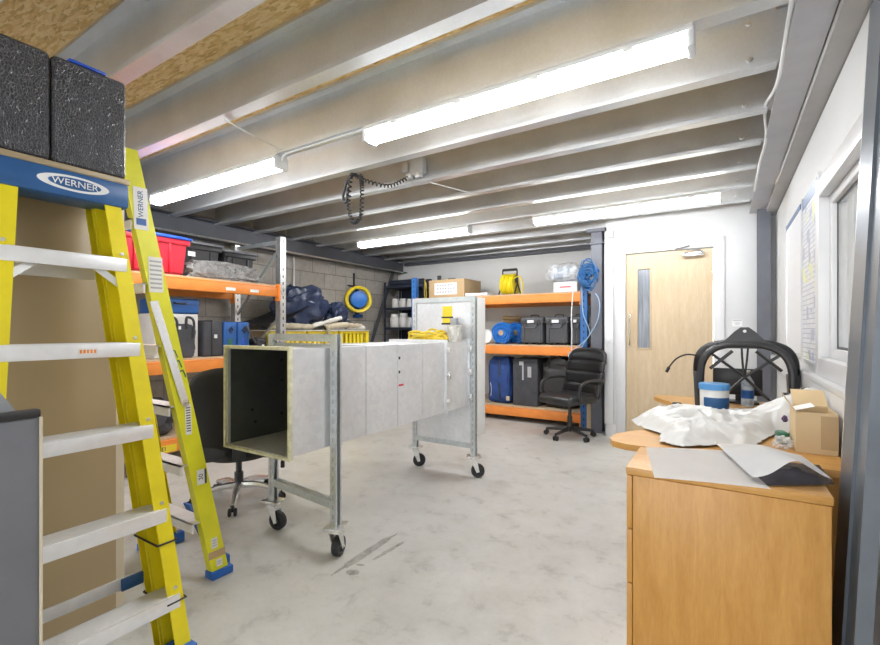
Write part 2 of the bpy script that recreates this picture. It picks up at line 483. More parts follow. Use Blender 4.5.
# right wall with window opening
WY0, WY1, WZ0, WZ1 = .5, 2.93, .98, 1.93
b = B()
b.bb((XR, Y0, 0), (XR+.14, YD+.1, WZ0)); b.bb((XR, Y0, WZ1), (XR+.14, YD+.1, 2.29))
b.bb((XR, Y0, WZ0), (XR+.14, WY0, WZ1)); b.bb((XR, WY1, WZ0), (XR+.14, YD+.1, WZ1))
struct('wall_right', b, 'white_wall', 'white plastered wall with the internal window beside the desk', 'wall')
struct('trim_1', B().bb((XR-.078, Y0, 2.30), (XR+.14, YD+.1, 2.34)).bb((XR+.03, Y0, 2.34), (XR+.14, YD+.1, ZD)), 'grey_strip', 'grey strip between the right wall top and the deck', 'trim')
# partition with the door
DX0, DX1, DZ = -.925, -.085, 2.045
b = B()
b.bb((-1.13, YD, 0), (DX0, YD+.12, ZD)); b.bb((DX1, YD, 0), (XR, YD+.12, ZD)); b.bb((DX0, YD, DZ), (DX1, YD+.12, ZD))
b.bb((-1.13, YD+.12, 0), (-1.03, YB, ZD))
struct('wall_door', b, 'white_wall', 'white partition wall holding the wooden door', 'wall')
struct('wall_office', B().bb((1.75, Y0, 0), (1.9, YD+.2, ZD)).bb((XR+.14, YD+.1, 0), (1.9, YD+.25, ZD)), 'white_wall', 'pale wall of the office seen through the internal window', 'wall')

# door
d = thing('door_1', 'pale birch door with narrow glass slot in the white partition', 'door', (DX0, YD, 0), kind='structure')
b = B()
gx0, gx1, gz0, gz1 = -.805, -.675, 1.0, 1.87
b.bb((DX0+.006, YD+.012, .005), (gx0, YD+.056, DZ-.006)); b.bb((gx1, YD+.012, .005), (DX1-.006, YD+.056, DZ-.006))
b.bb((gx0, YD+.012, .005), (gx1, YD+.056, gz0)); b.bb((gx0, YD+.012, gz1), (gx1, YD+.056, DZ-.006))
leaf = part('door_leaf', b, 'birch', d)
part('door_glass', B().bb((gx0, YD+.028, gz0), (gx1, YD+.036, gz1)), 'door_glass', leaf)
b = B()
for x0, x1, z0, z1 in ((gx0-.012, gx0+.004, gz0-.012, gz1+.012), (gx1-.004, gx1+.012, gz0-.012, gz1+.012), (gx0, gx1, gz0-.012, gz0+.004), (gx0, gx1, gz1-.004, gz1+.012)):
    b.bb((x0, YD+.004, z0), (x1, YD+.03, z1), .003)
part('glazing_bead', b, 'birch', leaf)
b = B()
aw = .095
b.bb((DX0-aw, YD-.018, 0), (DX0, YD, DZ+aw), .004); b.bb((DX1, YD-.018, 0), (DX1+aw, YD, DZ+aw), .004); b.bb((DX0, YD-.018, DZ), (DX1, YD, DZ+aw), .004)
part('door_frame', b, 'white_gloss', d)
part('door_handle', B().tube(rope_curve([(-.875, YD+.012, 1.03), (-.875, YD-.045, 1.04), (-.875, YD-.05, 1.2), (-.875, YD-.045, 1.36), (-.875, YD+.012, 1.37)], 24), .009), 'chrome', d)
b = B().box((-.27, YD-.025, 1.985), (.20, .045, .05), .008)
b.tube([(-.2, YD-.05, 2.015), (-.42, YD-.15, 2.03), (-.30, YD-.01, 2.075)], .009)
part('door_closer', b, 'chrome', d)
b = B()
for z in (.25, 1.0, 1.75): b.cyl((DX1-.002, YD+.006, z-.05), (DX1-.002, YD+.006, z+.05), .008)
parts('hinge', b, 'chrome', d)
# trims
struct('baseboard_back', B().bb((-1.135, YD-.02, 0), (DX0-aw, YD, .14), .004).bb((DX1+aw, YD-.02, 0), (XR, YD, .14), .004), 'white_gloss', 'white skirting at the foot of the door partition', 'skirting')
struct('baseboard_right', B().bb((XR-.02, Y0, 0), (XR, YD, .14), .004), 'white_gloss', 'white skirting along the foot of the right wall', 'skirting')
struct('trim_2', B().bb((-1.145, YD-.035, .14), (-1.05, YD, 2.24), .006), 'white_gloss', 'upright white trunking left of the wooden door', 'trunking')
struct('trim_3', B().bb((XR-.05, 2.0, .87), (XR, YD-.12, .97), .006), 'white_gloss', 'white dado trunking along the right wall above the desk', 'trunking')
# window
w = thing('window_1', 'white framed internal window in the right wall above the desk', 'window', (XR, (WY0+WY1)/2, WZ0), kind='structure')
b = B()
def ring(b, x0, x1, y0, y1, z0, z1, t):
    b.bb((x0, y0, z0), (x1, y0+t, z1), .004); b.bb((x0, y1-t, z0), (x1, y1, z1), .004)
    b.bb((x0, y0+t, z0), (x1, y1-t, z0+t), .004); b.bb((x0, y0+t, z1-t), (x1, y1-t, z1), .004)
ring(b, XR-.03, XR+.1, WY0, WY1, WZ0, WZ1, .085)
ring(b, XR+.012, XR+.07, WY0+.085, WY1-.085, WZ0+.085, WZ1-.085, .045)
part('window_frame', b, 'white_gloss', w)
b = B(); ring(b, XR+.033, XR+.037, WY0+.13, WY1-.13, WZ0+.13, WZ1-.13, .012)
part('gasket', b, 'grey_case', w)
part('window_pane', B().bb((XR+.036, WY0+.135, WZ0+.135), (XR+.042, WY1-.135, WZ1-.135)), 'pane', w)
part('window_sill', B().bb((XR-.06, WY0-.03, WZ0-.03), (XR+.0, WY1+.03, WZ0), .008), 'white_gloss', w)

# steel
def ibeam(b, x, y0, y1, z0, h, w, t=.012):
    b.bb((x-w/2, y0, z0), (x+w/2, y1, z0+t)); b.bb((x-w/2, y0, z0+h-t), (x+w/2, y1, z0+h)); b.bb((x-t/2, y0, z0+t), (x+t/2, y1, z0+h-t))
b = B(); ibeam(b, .275, Y0, YD-.02, 2.335, .36, .125)
struct('steel_beam', b, 'beam_grey', 'long pale grey steel beam running above the right wall', 'beam')
b = B(); ibeam(b, XL+.11, Y0, YB, 2.21, .2, .2)
struct('steel_beam', b, 'dark_beam', 'dark steel beam along the top of the blockwork wall', 'beam')
b = B(); b.bb((XL+.2, YB-.09, 2.325), (-1.13, YB, 2.37)); 
struct('steel_beam', b, 'dark_beam', 'thin dark steel edge above the back wall', 'beam')
def hcol(b, x, y, w, dd, z1, t=.012):
    b.bb((x-w/2, y-dd/2, 0), (x+w/2, y-dd/2+t, z1)); b.bb((x-w/2, y+dd/2-t, 0), (x+w/2, y+dd/2, z1)); b.bb((x-t/2, y-dd/2+t, 0), (x+t/2, y+dd/2-t, z1))
b = B(); hcol(b, .322, 5.26, .10, .13, 2.335)
struct('steel_column', b, 'column', 'slim dark steel column in the corner right of the door', 'column')
b = B(); hcol(b, -1.255, 5.5, .125, .14, ZJ); b.bb((-1.36, 5.4, 2.2), (-1.15, 5.6, 2.215)); b.bb((-1.36, 5.4, 2.34), (-1.15, 5.6, 2.38))
struct('steel_column', b, 'column', 'dark steel column at the end of the orange racking', 'column')
b = B(); b.sweep([(-.05, -.01), (.05, -.01), (.05, .01), (-.05, .01)], (XL+.09, 6.25, 2.22), (XL+.09, 5.2, .02), (0, .9, .42), (1, 0, 0))
struct('steel_brace', b, 'dark_beam', 'dark diagonal steel brace against the blockwork wall', 'brace')

# joists
jsec = []
def joist(Y, x0, x1):
    b = B()
    fl, t, L = .072, .004, .02
    sec = [(0, 0), (-fl, 0), (-fl, L), (-fl+t, L), (-fl+t, t), (-fl*.55, t), (-fl*.5, t+.006), (-fl*.45, t), (-t, t),
           (-t, ZD-ZJ-t), (-fl+t, ZD-ZJ-t), (-fl+t, ZD-ZJ-L), (-fl, ZD-ZJ-L), (-fl, ZD-ZJ), (0, ZD-ZJ)]
    b.sweep(sec, (x0, Y, ZJ), (x1, Y, ZJ), (0, 1, 0), (0, 0, 1))
    return b
first = True
ys = [-1.96, -1.46, -.96, -.46, .04, .54, 1.04, 1.535, 2.05, 2.54, 3.03, 3.53, 4.03, 4.53, 5.03, 5.53, 6.03, 6.42]
jl = {1.04: 'near dark joist above the padded boards at upper left', 1.535: 'joist between the two wide strips of strand board', 2.05: 'joist carrying the two nearest strip lights',
      2.54: 'joist just behind the nearest strip lights with the coiled cable hooked on', 3.03: 'joist with the grey junction box on its web', 3.53: 'first joist beyond the junction box',
      4.03: 'joist just in front of the two far strip lights', 4.53: 'joist carrying the two far strip lights', 5.03: 'joist just beyond the far strip lights',
      5.53: 'joist above the front of the orange racking', 6.03: 'joist above the middle of the orange racking', 6.42: 'last joist against the back wall'}
for y in ys:
    x1 = .2 if y < YD else -1.14
    o = struct('ceiling_joist', joist(y, XL+.02, x1), 'joist', 'galvanised steel ' + jl.get(y, 'joist of the open end overhead'), 'joist')
    o['group'] = 'ceiling joists'
    if 1 < y < 5.2:
        bb = B()
        for dz in (.07, .24): bb.lathe([(0, .014), (.012, .012), (.014, 0), (0, 0)], (.1, y-.004, ZJ+dz), 8, (0, -1, 0))
        part('bolt', bb, 'zinc', o)
        part('joist_cleat', B().bb((.06, y+.001, ZJ+.02), (.27, y+.009, ZD-.05)), 'joist', o)

# conduits and cables on the ceiling
struct('trim_4', B().tube([(XL+.225, 1.0, 2.205), (XL+.225, YB-.15, 2.205)], .011, 8), 'zinc', 'thin metal conduit along the dark beam on the blockwork wall', 'conduit')
struct('trim_5', B().tube([(XL+.02, 4.15, 2.2), (XL+.02, 4.15, 1.55)], .014, 8), 'cable_white', 'short white conduit dropping down the blockwork wall', 'conduit')
b = B(); b.tube([(-2.45, 2.0, 2.372), (-1.75, 2.0, 2.372)], .007, 8)
b.tube(rope_curve([(-2.45, 2.0, 2.372), (-2.49, 2.0, 2.36), (-2.5, 2.0, 2.33)], 10), .008, 6)
struct('trim_6', b, 'cable_white', 'white conduit linking the two nearest strip lights', 'conduit')
b = B(); b.tube(rope_curve([(.19, 1.7, 2.5), (.2, 1.95, 2.36), (.205, 2.15, 2.345), (.21, 2.6, 2.34), (.19, 3.0, 2.40), (.215, 3.3, 2.34), (.21, 3.8, 2.34), (.215, 4.5, 2.34)], 50), .008, 6)
struct('trim_7', b, 'cable_white', 'white cable clipped along the edge of the grey beam', 'cable')

struct('trim_8', B().tube(rope_curve([(-2.36, 1.50, ZJ-.006), (-2.42, 1.76, ZJ-.004), (-2.48, 1.985, ZJ+.015)], 12), .004, 5), 'cable_white', 'thin white wire strung between two joists near the strip light', 'cable')
struct('trim_9', B().tube([(-1.98, 3.0, ZJ-.004), (-1.82, 3.5, ZJ-.004)], .004, 5), 'cable_white', 'short white wire strung between joists beyond the junction box', 'cable')
# strip lights
def strip(loc, label):
    t = thing('strip_light', label, 'ceiling light', loc, group='strip lights')
    L = 1.66
    sec = [(-.05, .055), (-.052, .035), (-.042, .0), (-.02, -.022), (.02, -.022), (.042, .0), (.052, .035), (.05, .055)]
    b = B().sweep([(-.056, .034), (-.056, .048), (-.04, .068), (.04, .068), (.056, .048), (.056, .034)], (-L/2, 0, 0), (L/2, 0, 0), (0, 1, 0), (0, 0, 1))
    part('lamp_body', b, 'lamp_body', t, local=True)
    b = B().sweep([(-.05, .033), (-.052, .02), (-.04, -.008), (-.02, -.026), (.02, -.026), (.04, -.008), (.052, .02), (.05, .033)], (-L/2+.02, 0, 0), (L/2-.02, 0, 0), (0, 1, 0), (0, 0, 1))
    part('diffuser', b, 'lamp', t, local=True)
    b = B()
    for s in (-1, 1): b.box((s*(L/2-.008), 0, .015), (.03, .11, .085), .012)
    parts('end_cap', b, 'lamp_body', t, local=True)
    b = B()
    for k in range(4):
        for s in (-1, 1): b.box((-.6+k*.4, s*.056, .035), (.04, .008, .028), .002)
    parts('clip', b, 'lamp_body', t, local=True)
    return t
zl = ZJ-.068
s0 = strip((-.93, 2.02, zl), 'long lit strip light, the nearest to the right wall')
dup(s0, (-3.36, 2.02, zl), label='lit strip light above the red crate')
dup(s0, (-3.25, 4.5, zl), label='lit strip light at the far left, beyond the coiled cable')
dup(s0, (-.84, 4.5, zl), label='lit strip light in front of the wooden door')
so = dup(s0, (1.2, 4.2, 2.55), PI/2, label='unseen strip light added to brighten the office, the one nearer the internal window')  # unseen lamp added to brighten the room behind the window
dup(s0, (1.5, 4.0, 2.55), PI/2, label='unseen strip light added to brighten the office, the one along its far wall')  # second unseen lamp added because the room stayed dim

# junction box with plugs and coiled cable
t = thing('junction_box', 'grey junction box with white plugs on a ceiling joist', 'junction box', (-2.10, 3.02, 2.44))
part('box', B().box((-2.08, 2.985, 2.515), (.13, .07, .13), .008), 'lamp_body', t)
b = B(); b.box((-2.19, 2.975, 2.52), (.07, .07, .075), .012); b.box((-2.06, 2.965, 2.44), (.055, .06, .05), .012); b.box((-2.15, 2.965, 2.44), (.055, .06, .05), .012)
parts('plug', b, 'jar', t)
pts = []
path = rope_curve([(-2.15, 2.955, 2.43), (-2.24, 2.8, 2.335), (-2.33, 2.6, 2.345), (-2.37, 2.53, 2.366), (-2.39, 2.52, 2.15), (-2.35, 2.52, 2.01), (-2.27, 2.52, 2.05), (-2.27, 2.53, 2.25), (-2.29, 2.54, 2.355)], 420)
for i, p in enumerate(path):
    tg = (path[min(i+1, len(path)-1)]-path[max(i-1, 0)]).normalized(); u = tg.orthogonal().normalized(); q = tg.cross(u)
    a = i*.85; pts.append(p + (u*math.cos(a)+q*math.sin(a))*.013)
b = B().tube(pts, .0055, 5)
b.tube(rope_curve([(-2.37, 2.53, 2.36), (-2.42, 2.53, 2.33), (-2.46, 2.53, 2.22), (-2.43, 2.53, 2.17), (-2.41, 2.53, 2.27)], 30), .012, 6)
solo('coiled_cable', b, 'black_rub', 'black coiled cable looping down from a ceiling joist', 'cable')
# small wall items
solo('alarm_box', B().box((-1.095, YD-.026, 2.279), (.09, .05, .075), .006), 'white_gloss', 'small white junction box on top of the trunking by the door', 'junction box')
t = thing('light_switch', 'white light switch on the trunking left of the door', 'light switch', (-1.09, YD-.035, 1.04))
part('plate', B().box((-1.09, YD-.042, 1.085), (.086, .012, .086), .003), 'white_gloss', t); part('rocker', B().box((-1.09, YD-.05, 1.085), (.03, .01, .05), .003), 'white_gloss', t)
t = thing('wall_notice', 'tiny pale notice on the wall between door and corner column', 'notice', (.115, YD, 1.24))
part('card', B().box((.115, YD-.002, 1.27), (.085, .003, .07)), 'paper', t)
b = B(); b.box((.115, YD-.0045, 1.296), (.075, .002, .008))
for k in range(3): b.box((.115, YD-.0045, 1.278-k*.012), (.055-.012*k, .002, .004))
part('printed_lines', b, 'print_grey', t)
t = thing('wall_planner', 'year planner sheet with a blue header and yellow squares on the right wall', 'planner', (XR, 3.28, 1.04))
part('sheet', B().bb((XR-.006, 3.0, 1.03), (XR-.001, 3.56, 1.93)), 'planner', t)
part('header', B().bb((XR-.007, 3.0, 1.93), (XR-.001, 3.56, 2.0)), 'blue_cap', t)
part('sheet_border', B().bb((XR-.012, 2.985, 1.015), (XR-.0005, 3.0, 2.01)).bb((XR-.012, 3.56, 1.015), (XR-.0005, 3.575, 2.01)).bb((XR-.012, 3.0, 1.015), (XR-.0005, 3.56, 1.03)), 'white_gloss', t)
t = thing('whiteboard', 'plain whiteboard beyond the year planner with a thin blue top edge', 'whiteboard', (XR, 3.97, 1.04))
part('board', B().bb((XR-.012, 3.6, 1.05), (XR-.001, 4.32, 1.955)), 'planner_plain', t)
part('top_edge', B().bb((XR-.014, 3.6, 1.955), (XR-.001, 4.32, 1.99)), 'blue_cap', t)
b = B(); b.bb((XR-.018, 3.585, 1.03), (XR-.0005, 4.335, 1.05)); b.bb((XR-.018, 4.32, 1.05), (XR-.0005, 4.335, 1.99))
part('board_frame', b, 'aluminium', t)

# ================================================================== LADDERS AND LEFT FOREGROUND
def csec(d0, d1, fl, t, s):
    """C channel: depth along a (d0 front .. d1 back), web at b=0, flanges towards -s"""
    return [(d0, 0), (d1, 0), (d1, -s*fl), (d1+math.copysign(t, d0-d1), -s*fl), (d1+math.copysign(t, d0-d1), -s*t), (d0-math.copysign(t, d0-d1), -s*t), (d0-math.copysign(t, d0-d1), -s*fl), (d0, -s*fl)]

t = thing('step_ladder', 'folded yellow stepladder with blue logo top against the brown cabinet', 'ladder', (-1.62, .62, 0))
FR, TR = V((-1.55, .880, 0)), V((-1.828, .757, 1.69)); FL, TL = V((-1.55, .295, 0)), V((-1.828, .438, 1.69))
for s, f, h in ((1, FR, TR), (-1, FL, TL)):
    o = part('rail', B().sweep(csec(0, -.085, .05, .005, s), f, h, (1, 0, 0), (0, 1, 0)), 'yellow', t)
    bb = B()
    for z in (.29, .58, .87, 1.155, 1.45):
        for dz in (0, .045):
            p = lerp(f, h, (z+dz-.02)/1.7); bb.lathe([(0, .004), (.006, .003), (.007, 0)], p+V((0, -s*.022, 0)), 8, (1, 0, 0))
    parts('rivet', bb, 'zinc', o)
    g = V((0, -s*.03, 0)); off = V((-.095, 0, 0))
    part('rear_rail', B().sweep(csec(0, -.055, .045, .005, s), f+off+g*.3, h+off+g*.3, (1, 0, 0), (0, 1, 0)), 'yellow', t)
    for z in (.27, .47):
        bb = B(); p = lerp(f, h, z/1.7)
        y0, y1 = (p.y-.058, p.y+.006) if s > 0 else (p.y-.006, p.y+.058)
        for q0, q1 in (((p.x+.004, y0), (p.x+.004, y1)), ((p.x+.004, y1), (p.x-.155, y1)), ((p.x-.155, y1), (p.x-.155, y0)), ((p.x-.155, y0), (p.x+.004, y0))):
            bb.cyl((*q0, p.z), (*q1, p.z), .0035, n=6)
        part('cable_tie', bb, 'black_rub', t)
    # foot gusset
    p = lerp(f, h, .17/1.7)
    bb = B(); bb.sweep([(0, 0), (0, .12), (-.2*s, .12), (-.17*s, .085), (-.03*s, 0)], f+V((.012, -s*.004, .0)), f+V((-.075, -s*.004, .0)), (0, 1, 0), (0, 0, 1))
    part('foot_gusset', bb, 'blue_foot', t)
    part('foot', B().box(f+V((-.045, -s*.02, .02)), (.12, .075, .04), .008), 'blue_cap', t)
for i, z in enumerate((.29, .58, .87, 1.155, 1.45)):
    k = z/1.7; pr, pl = lerp(FR, TR, k), lerp(FL, TL, k)
    y0, y1 = pl.y+.012, pr.y-.012; x = (pr.x+pl.x)/2
    b = B(); b.bb((x-.088, y0, z-.006), (x+.006, y1, z)); b.bb((x+.002, y0, z-.046), (x+.008, y1, z), .002); b.bb((x-.088, y0, z-.035), (x-.083, y1, z))
    for q in range(13): b.bb((x-.08+q*.0065, y0+.02, z), (x-.0775+q*.0065, y1-.02, z+.0022))
    o = part('step', b, 'alu_step', t)
    if i == 3: 
        m_ = B().box((x+.009, y0+.225, z-.024), (.001, .052, .022)); s_ = part('warning_sticker', m_, 'label_white', o)
        bb = B(); [bb.box((x+.0098, y0+.206+q*.0095, z-.024), (.0006, .006, .012)) for q in range(5)]; part('sticker_print', bb, 'orange', o)
# back braces of the folded rear frame
for z, sl in ((1.40, .0), (.325, 0.0)):
    pr, pl = lerp(FR, TR, z/1.7), lerp(FL, TL, z/1.7)
    part('rear_brace', B().bb((pr.x-.158, pl.y+.01, z-.02), (pr.x-.152, pr.y-.01, z+.02)), 'alu_step', t)
    if z < 1:
        for y in (pl.y+.05, pr.y-.09): part('brace_bracket', B().box((pr.x-.146, y, z-.002), (.012, .07, .042), .004), 'blue_cap', t)
for s, f, h in ((1, FR, TR), (-1, FL, TL)):
    p = lerp(f, h, 1.44/1.7); q = lerp(f, h, 1.34/1.7)
    part('step_brace', B().sweep([(-.011, -.002), (.011, -.002), (.011, .002), (-.011, .002)], p+V((-.02, -s*.12, 0)), q+V((-.01, -s*.01, 0)), (0, .6, s*.8), (1, 0, 0)), 'alu_step', t)
b = B()
cap = part('top_cap', B().bb((-1.95, .405, 1.634), (-1.81, .785, 1.722), .012).bb((-1.98, .42, 1.65), (-1.94, .77, 1.72), .01), 'blue_cap', t)
# logo on the cap front
def oval(cy, cz, ry, rz_, x, dx, b):
    b.lathe([(0, dx), (1, dx), (1, 0)], (0, 0, 0), 40, (0, 0, 1))
    return b
def add_oval(parent, nm, x, cy, cz, ry, rz_, dx, m):
    bb = B().lathe([(0, dx), (1, dx), (1, 0), (0, 0)], (0, 0, 0), 40)
    M = Matrix.Translation((x, cy, cz)) @ Matrix(((0, 0, 1, 0), (ry, 0, 0, 0), (0, rz_, 0, 0), (0, 0, 0, 1)))
    bmesh.ops.transform(bb.bm, matrix=M, verts=bb.bm.verts)
    return part(nm, bb, m, parent)
add_oval(cap, 'logo_oval', -1.811, .622, 1.68, .098, .025, .002, 'label_white')
add_oval(cap, 'logo_field', -1.8095, .624, 1.68, .072, .018, .0015, 'blue_cap')
text('logo_text', 'WERNER', .030, 'label_white', frame((-1.8072, .624, 1.68), (0, 1, 0), (0, 0, 1)) @ Matrix.Diagonal((1.05, 1, 1, 1)), cap)

# second ladder
t2 = thing('step_ladder', 'taller folded yellow ladder with stickers standing between cabinet and red crate', 'ladder', (-2.4, 1.2, 0))
R0, R1 = V((-2.075, 1.262, .0)), V((-2.215, .91, 2.0)); L0, L1 = V((-2.70, 1.22, 0)), V((-2.60, .91, 2.0))
for s, f, h in ((1, R0, R1), (-1, L0, L1)):
    o = part('rail', B().sweep(csec(-.0, .082, .045, .005, s), f, h, (0, 1, 0), (1, 0, 0)), 'lime', t2)
    ins = V((-s*.055, .0, 0))
    part('rear_rail', B().sweep(csec(.03, .085 if s > 0 else .095, .04, .005, s), f+ins+V((0, .0 if s > 0 else .06, .02)), lerp(f, h, .97)+ins, (0, 1, 0), (1, 0, 0)), 'yellow', t2)
    part('foot', B().box(f+V((-s*.022, .042, .018)), (.07, .11, .04), .008), 'blue_foot', t2)
    part('rear_foot', B().box(f+V((-s*.08, .085 if s > 0 else .15, .03)), (.05, .08, .06), .01), 'blue_foot', t2)
    if s > 0:
        up = (R1-R0).normalized()
        def sticker(nm, zc, yc, hh, ww, m):
            p = lerp(R0, R1, zc/2.0)
            M = frame(p+V((.0012, yc, 0)), (0, 1, 0), up)
            bb = B().box((0, 0, 0), (ww, hh, .0012)); bmesh.ops.transform(bb.bm, matrix=M, verts=bb.bm.verts)
            return part(nm, bb, m, o), M
        def bars(par, M, rows, ww, m, nm='sticker_print'):
            bb = B()
            for y, h_, x, w_ in rows: bb.box((x, y, .001), (w_, h_, .0006))
            bmesh.ops.transform(bb.bm, matrix=M, verts=bb.bm.verts); part(nm, bb, m, o)
        s1, M1 = sticker('logo_sticker', 1.74, .040, .19, .058, 'label_white')
        bars(s1, M1, [(-.06, .03, 0, .04)], 0, 'blue_case')
        text('sticker_logo', 'WERNER', .03, 'blue_cap', M1 @ Matrix.Translation((0, .02, .0012)) @ Matrix.Rotation(PI/2, 4, 'Z'), o)
        s2, M2 = sticker('instruction_sticker', 1.45, .042, .16, .06, 'label_white')
        bars(s2, M2, [(.06-.02*k, .008, 0, .05) for k in range(7)], 0, 'print_grey')
        s3, M3 = sticker('notice_sticker', .78, .045, .14, .028, 'label_white')
        bars(s3, M3, [(.055-.012*k, .005, 0, .02) for k in range(10)], 0, 'print_dark')
        s4, M4 = sticker('number_sticker', .50, .045, .07, .038, 'label_white')
        bars(s4, M4, [(0, .07, .022, .01)], 0, 'print_dark', 'sticker_edge')
        text('sticker_number', '30', .03, 'print_dark', M4 @ Matrix.Translation((0, 0, .001)) @ Matrix.Rotation(PI/2, 4, 'Z'), o)
        s5, M5 = sticker('small_sticker', .17, .04, .05, .03, 'label_white')
        bars(s5, M5, [(.012-.012*k, .004, 0, .02) for k in range(3)], 0, 'print_grey')
        s6, M6 = sticker('small_sticker', .07, .044, .035, .03, 'label_white')
        bars(s6, M6, [(.006-.010*k, .004, 0, .02) for k in range(2)], 0, 'print_grey')
        sticker('brown_tape', .115, .041, .035, .084, 'cardboard')
        # hand-marked teal strokes
        bb = B()
        for q in range(3):
            z = .012-.05*q + .0
            bb.box((.008, z+.03, .001), (.02, .006, .0008)); bb.box((.019, z+.012, .001), (.005, .036, .0008))
        _, Mx = sticker('paint_patch', 1.06, .04, .01, .01, 'lime')
        bmesh.ops.transform(bb.bm, matrix=Mx @ Matrix.Rotation(.35, 4, 'Z'), verts=bb.bm.verts); part('paint_mark', bb, 'green', o)
        # spreader bar folded against the rail
        a, c = lerp(R0, R1, 1.33/2)+V((.004, .006, 0)), lerp(R0, R1, .86/2)+V((.004, .045, 0))
        bb = B().sweep([(-.017, 0), (.017, 0), (.017, .004), (-.017, .004)], a, c, (0, 1, .2), (1, 0, 0)); bb.cyl(c+V((0, 0, 0)), c+V((.005, 0, 0)), .018, n=14)
        sp = part('spreader', bb, 'aluminium', t2)
        part('rivet', B().cyl(c+V((.004, 0, 0)), c+V((.009, 0, 0)), .007, n=10), 'zinc', sp)
for z in (.28, .56, .84, 1.12, 1.4, 1.68):
    a, c = lerp(L0, L1, z/2), lerp(R0, R1, z/2)
    part('step', B().bb((a.x+.01, a.y-.002, z-.035), (c.x-.01, a.y+.006, z+.01)).bb((a.x+.01, a.y-.002, z+.004), (c.x-.01, a.y+.08, z+.01)), 'alu_step', t2)
part('corner_brace', B().sweep([(0, .02), (0, .11), (-.24, .30), (-.30, .30)], R0+V((-.008, .02, 0)), R0+V((-.008, .034, 0)), (1, 0, 0), (0, 0, 1)), 'blue_foot', t2)
bb = B()
for z in (.42, .62):
    p = lerp(L0, L1, z/2); bb.tube([p+V(q) for q in ((-.006, -.006, 0), (.1, -.006, .01), (.1, .1, .01), (-.006, .1, 0))], .004, 6, True)
parts('cable_tie', bb, 'black_rub', t2)

# brown cabinet with padded boards
c = thing('tall_cabinet', 'tall brown cabinet with a cream edge behind the nearer ladder', 'cabinet', (-2.3, .3, 0))
part('body', B().bb((-2.62, -.5, 0), (-2.03, .862, 1.775), .004), 'cream_edge', c)
part('door', B().bb((-2.03, -.48, .02), (-2.012, .825, 1.765), .003), 'brown_panel', c)
part('top', B().bb((-2.63, -.5, 1.775), (-2.005, .87, 1.797), .003), 'brown_panel', c)
def padded(lo, hi, label):
    b = B(); bm = bmesh.new(); bmesh.ops.create_cube(bm, size=1)
    d = V(hi)-V(lo)
    bmesh.ops.scale(bm, vec=d, verts=bm.verts)
    bmesh.ops.bevel(bm, geom=bm.edges[:], offset=.02, segments=3, affect='EDGES', profile=.6)
    b.add(bm, Matrix.Translation((V(lo)+V(hi))/2))
    return solo('padded_board', b, 'croc', label, 'padded board', 'crocodile padded boards')
padded((-2.12, .628, 1.80), (-2.02, .865, 2.185), 'black crocodile texture padded board, the one nearer the red crate')
padded((-2.12, -.3, 1.80), (-2.02, .624, 2.185), 'black crocodile texture padded board, the wide one cut by the picture edge')
solo('plastic_tray', B().bb((-2.09, .68, 2.187), (-2.03, .80, 2.20), .006), 'blue_lid', 'blue plastic strip lying on top of the padded boards', 'tray')
# grey screens front left
g = thing('desk_screen', 'slate grey panel with black top edge at the lower left', 'panel', (-1.42, .25, 0))
part('panel', B().box((-1.385, .22, .495), (.022, .38, .99), .003, rz=.12), 'grey_screen', g)
part('top_trim', B().box((-1.385, .22, 1.0), (.03, .385, .02), .004, rz=.12), 'black_plastic', g)
part('edge_strip', B().box((-1.407, .4115, .495), (.026, .006, .99), .001, rz=.12), 'cream_edge', g)
b = B().sweep([(-.25, 0), (.115, 0), (.115, .98), (.05, 1.09), (-.25, 1.09)], (-1.50, .285, 0), (-1.475, .285, 0), (0, 1, 0), (0, 0, 1))
solo('sloped_panel', b, 'grey_light', 'pale grey board with a cut corner behind the slate grey panel', 'panel')

# ================================================================== DUCT TROLLEY
t = thing('duct_trolley', 'galvanised duct on a wheeled strut frame with a tall end panel', 'duct trolley', (-1.98, 2.4, 0))
DX0_, DX1_, DZ0, DZ1 = -2.265, -1.765, .585, 1.105
def duct(y0, y1, m='galv'):
    b = B(); th = .004
    b.bb((DX0_, y0, DZ0), (DX0_+th, y1, DZ1)); b.bb((DX1_-th, y0, DZ0), (DX1_, y1, DZ1)); b.bb((DX0_+th, y0, DZ0), (DX1_-th, y1, DZ0+th)); b.bb((DX0_+th, y0, DZ1-th), (DX1_-th, y1, DZ1))
    # raised edge bead
    e = .004
    b.bb((DX1_, y0, DZ0), (DX1_+e, y0+.006, DZ1)); b.bb((DX0_, y0, DZ1), (DX1_, y0+.006, DZ1+e))
    return b
cuts = [1.452, 1.757, 2.0, 2.302, 2.586, 2.877, 3.237]
for y0, y1 in zip(cuts, cuts[1:]): part('duct_section', duct(y0+.001, y1-.001), 'galv', t)
def flange(y, w, t_, m):
    b = B()
    b.bb((DX0_-w, y, DZ0-w), (DX0_, y+t_, DZ1+w), .002); b.bb((DX1_, y, DZ0-w), (DX1_+w, y+t_, DZ1+w), .002)
    b.bb((DX0_, y, DZ0-w), (DX1_, y+t_, DZ0), .002); b.bb((DX0_, y, DZ1), (DX1_, y+t_, DZ1+w), .002)
    return part('flange', b, m, t)
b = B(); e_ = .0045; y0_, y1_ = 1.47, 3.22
b.bb((DX0_+e_, y0_, DZ0+e_), (DX0_+e_+.002, y1_, DZ1-e_)); b.bb((DX1_-e_-.002, y0_, DZ0+e_), (DX1_-e_, y1_, DZ1-e_)); b.bb((DX0_+e_, y0_, DZ1-e_-.002), (DX1_-e_, y1_, DZ1-e_)); b.bb((DX0_+e_, y1_, DZ0+e_), (DX1_-e_, y1_+.002, DZ1-e_))
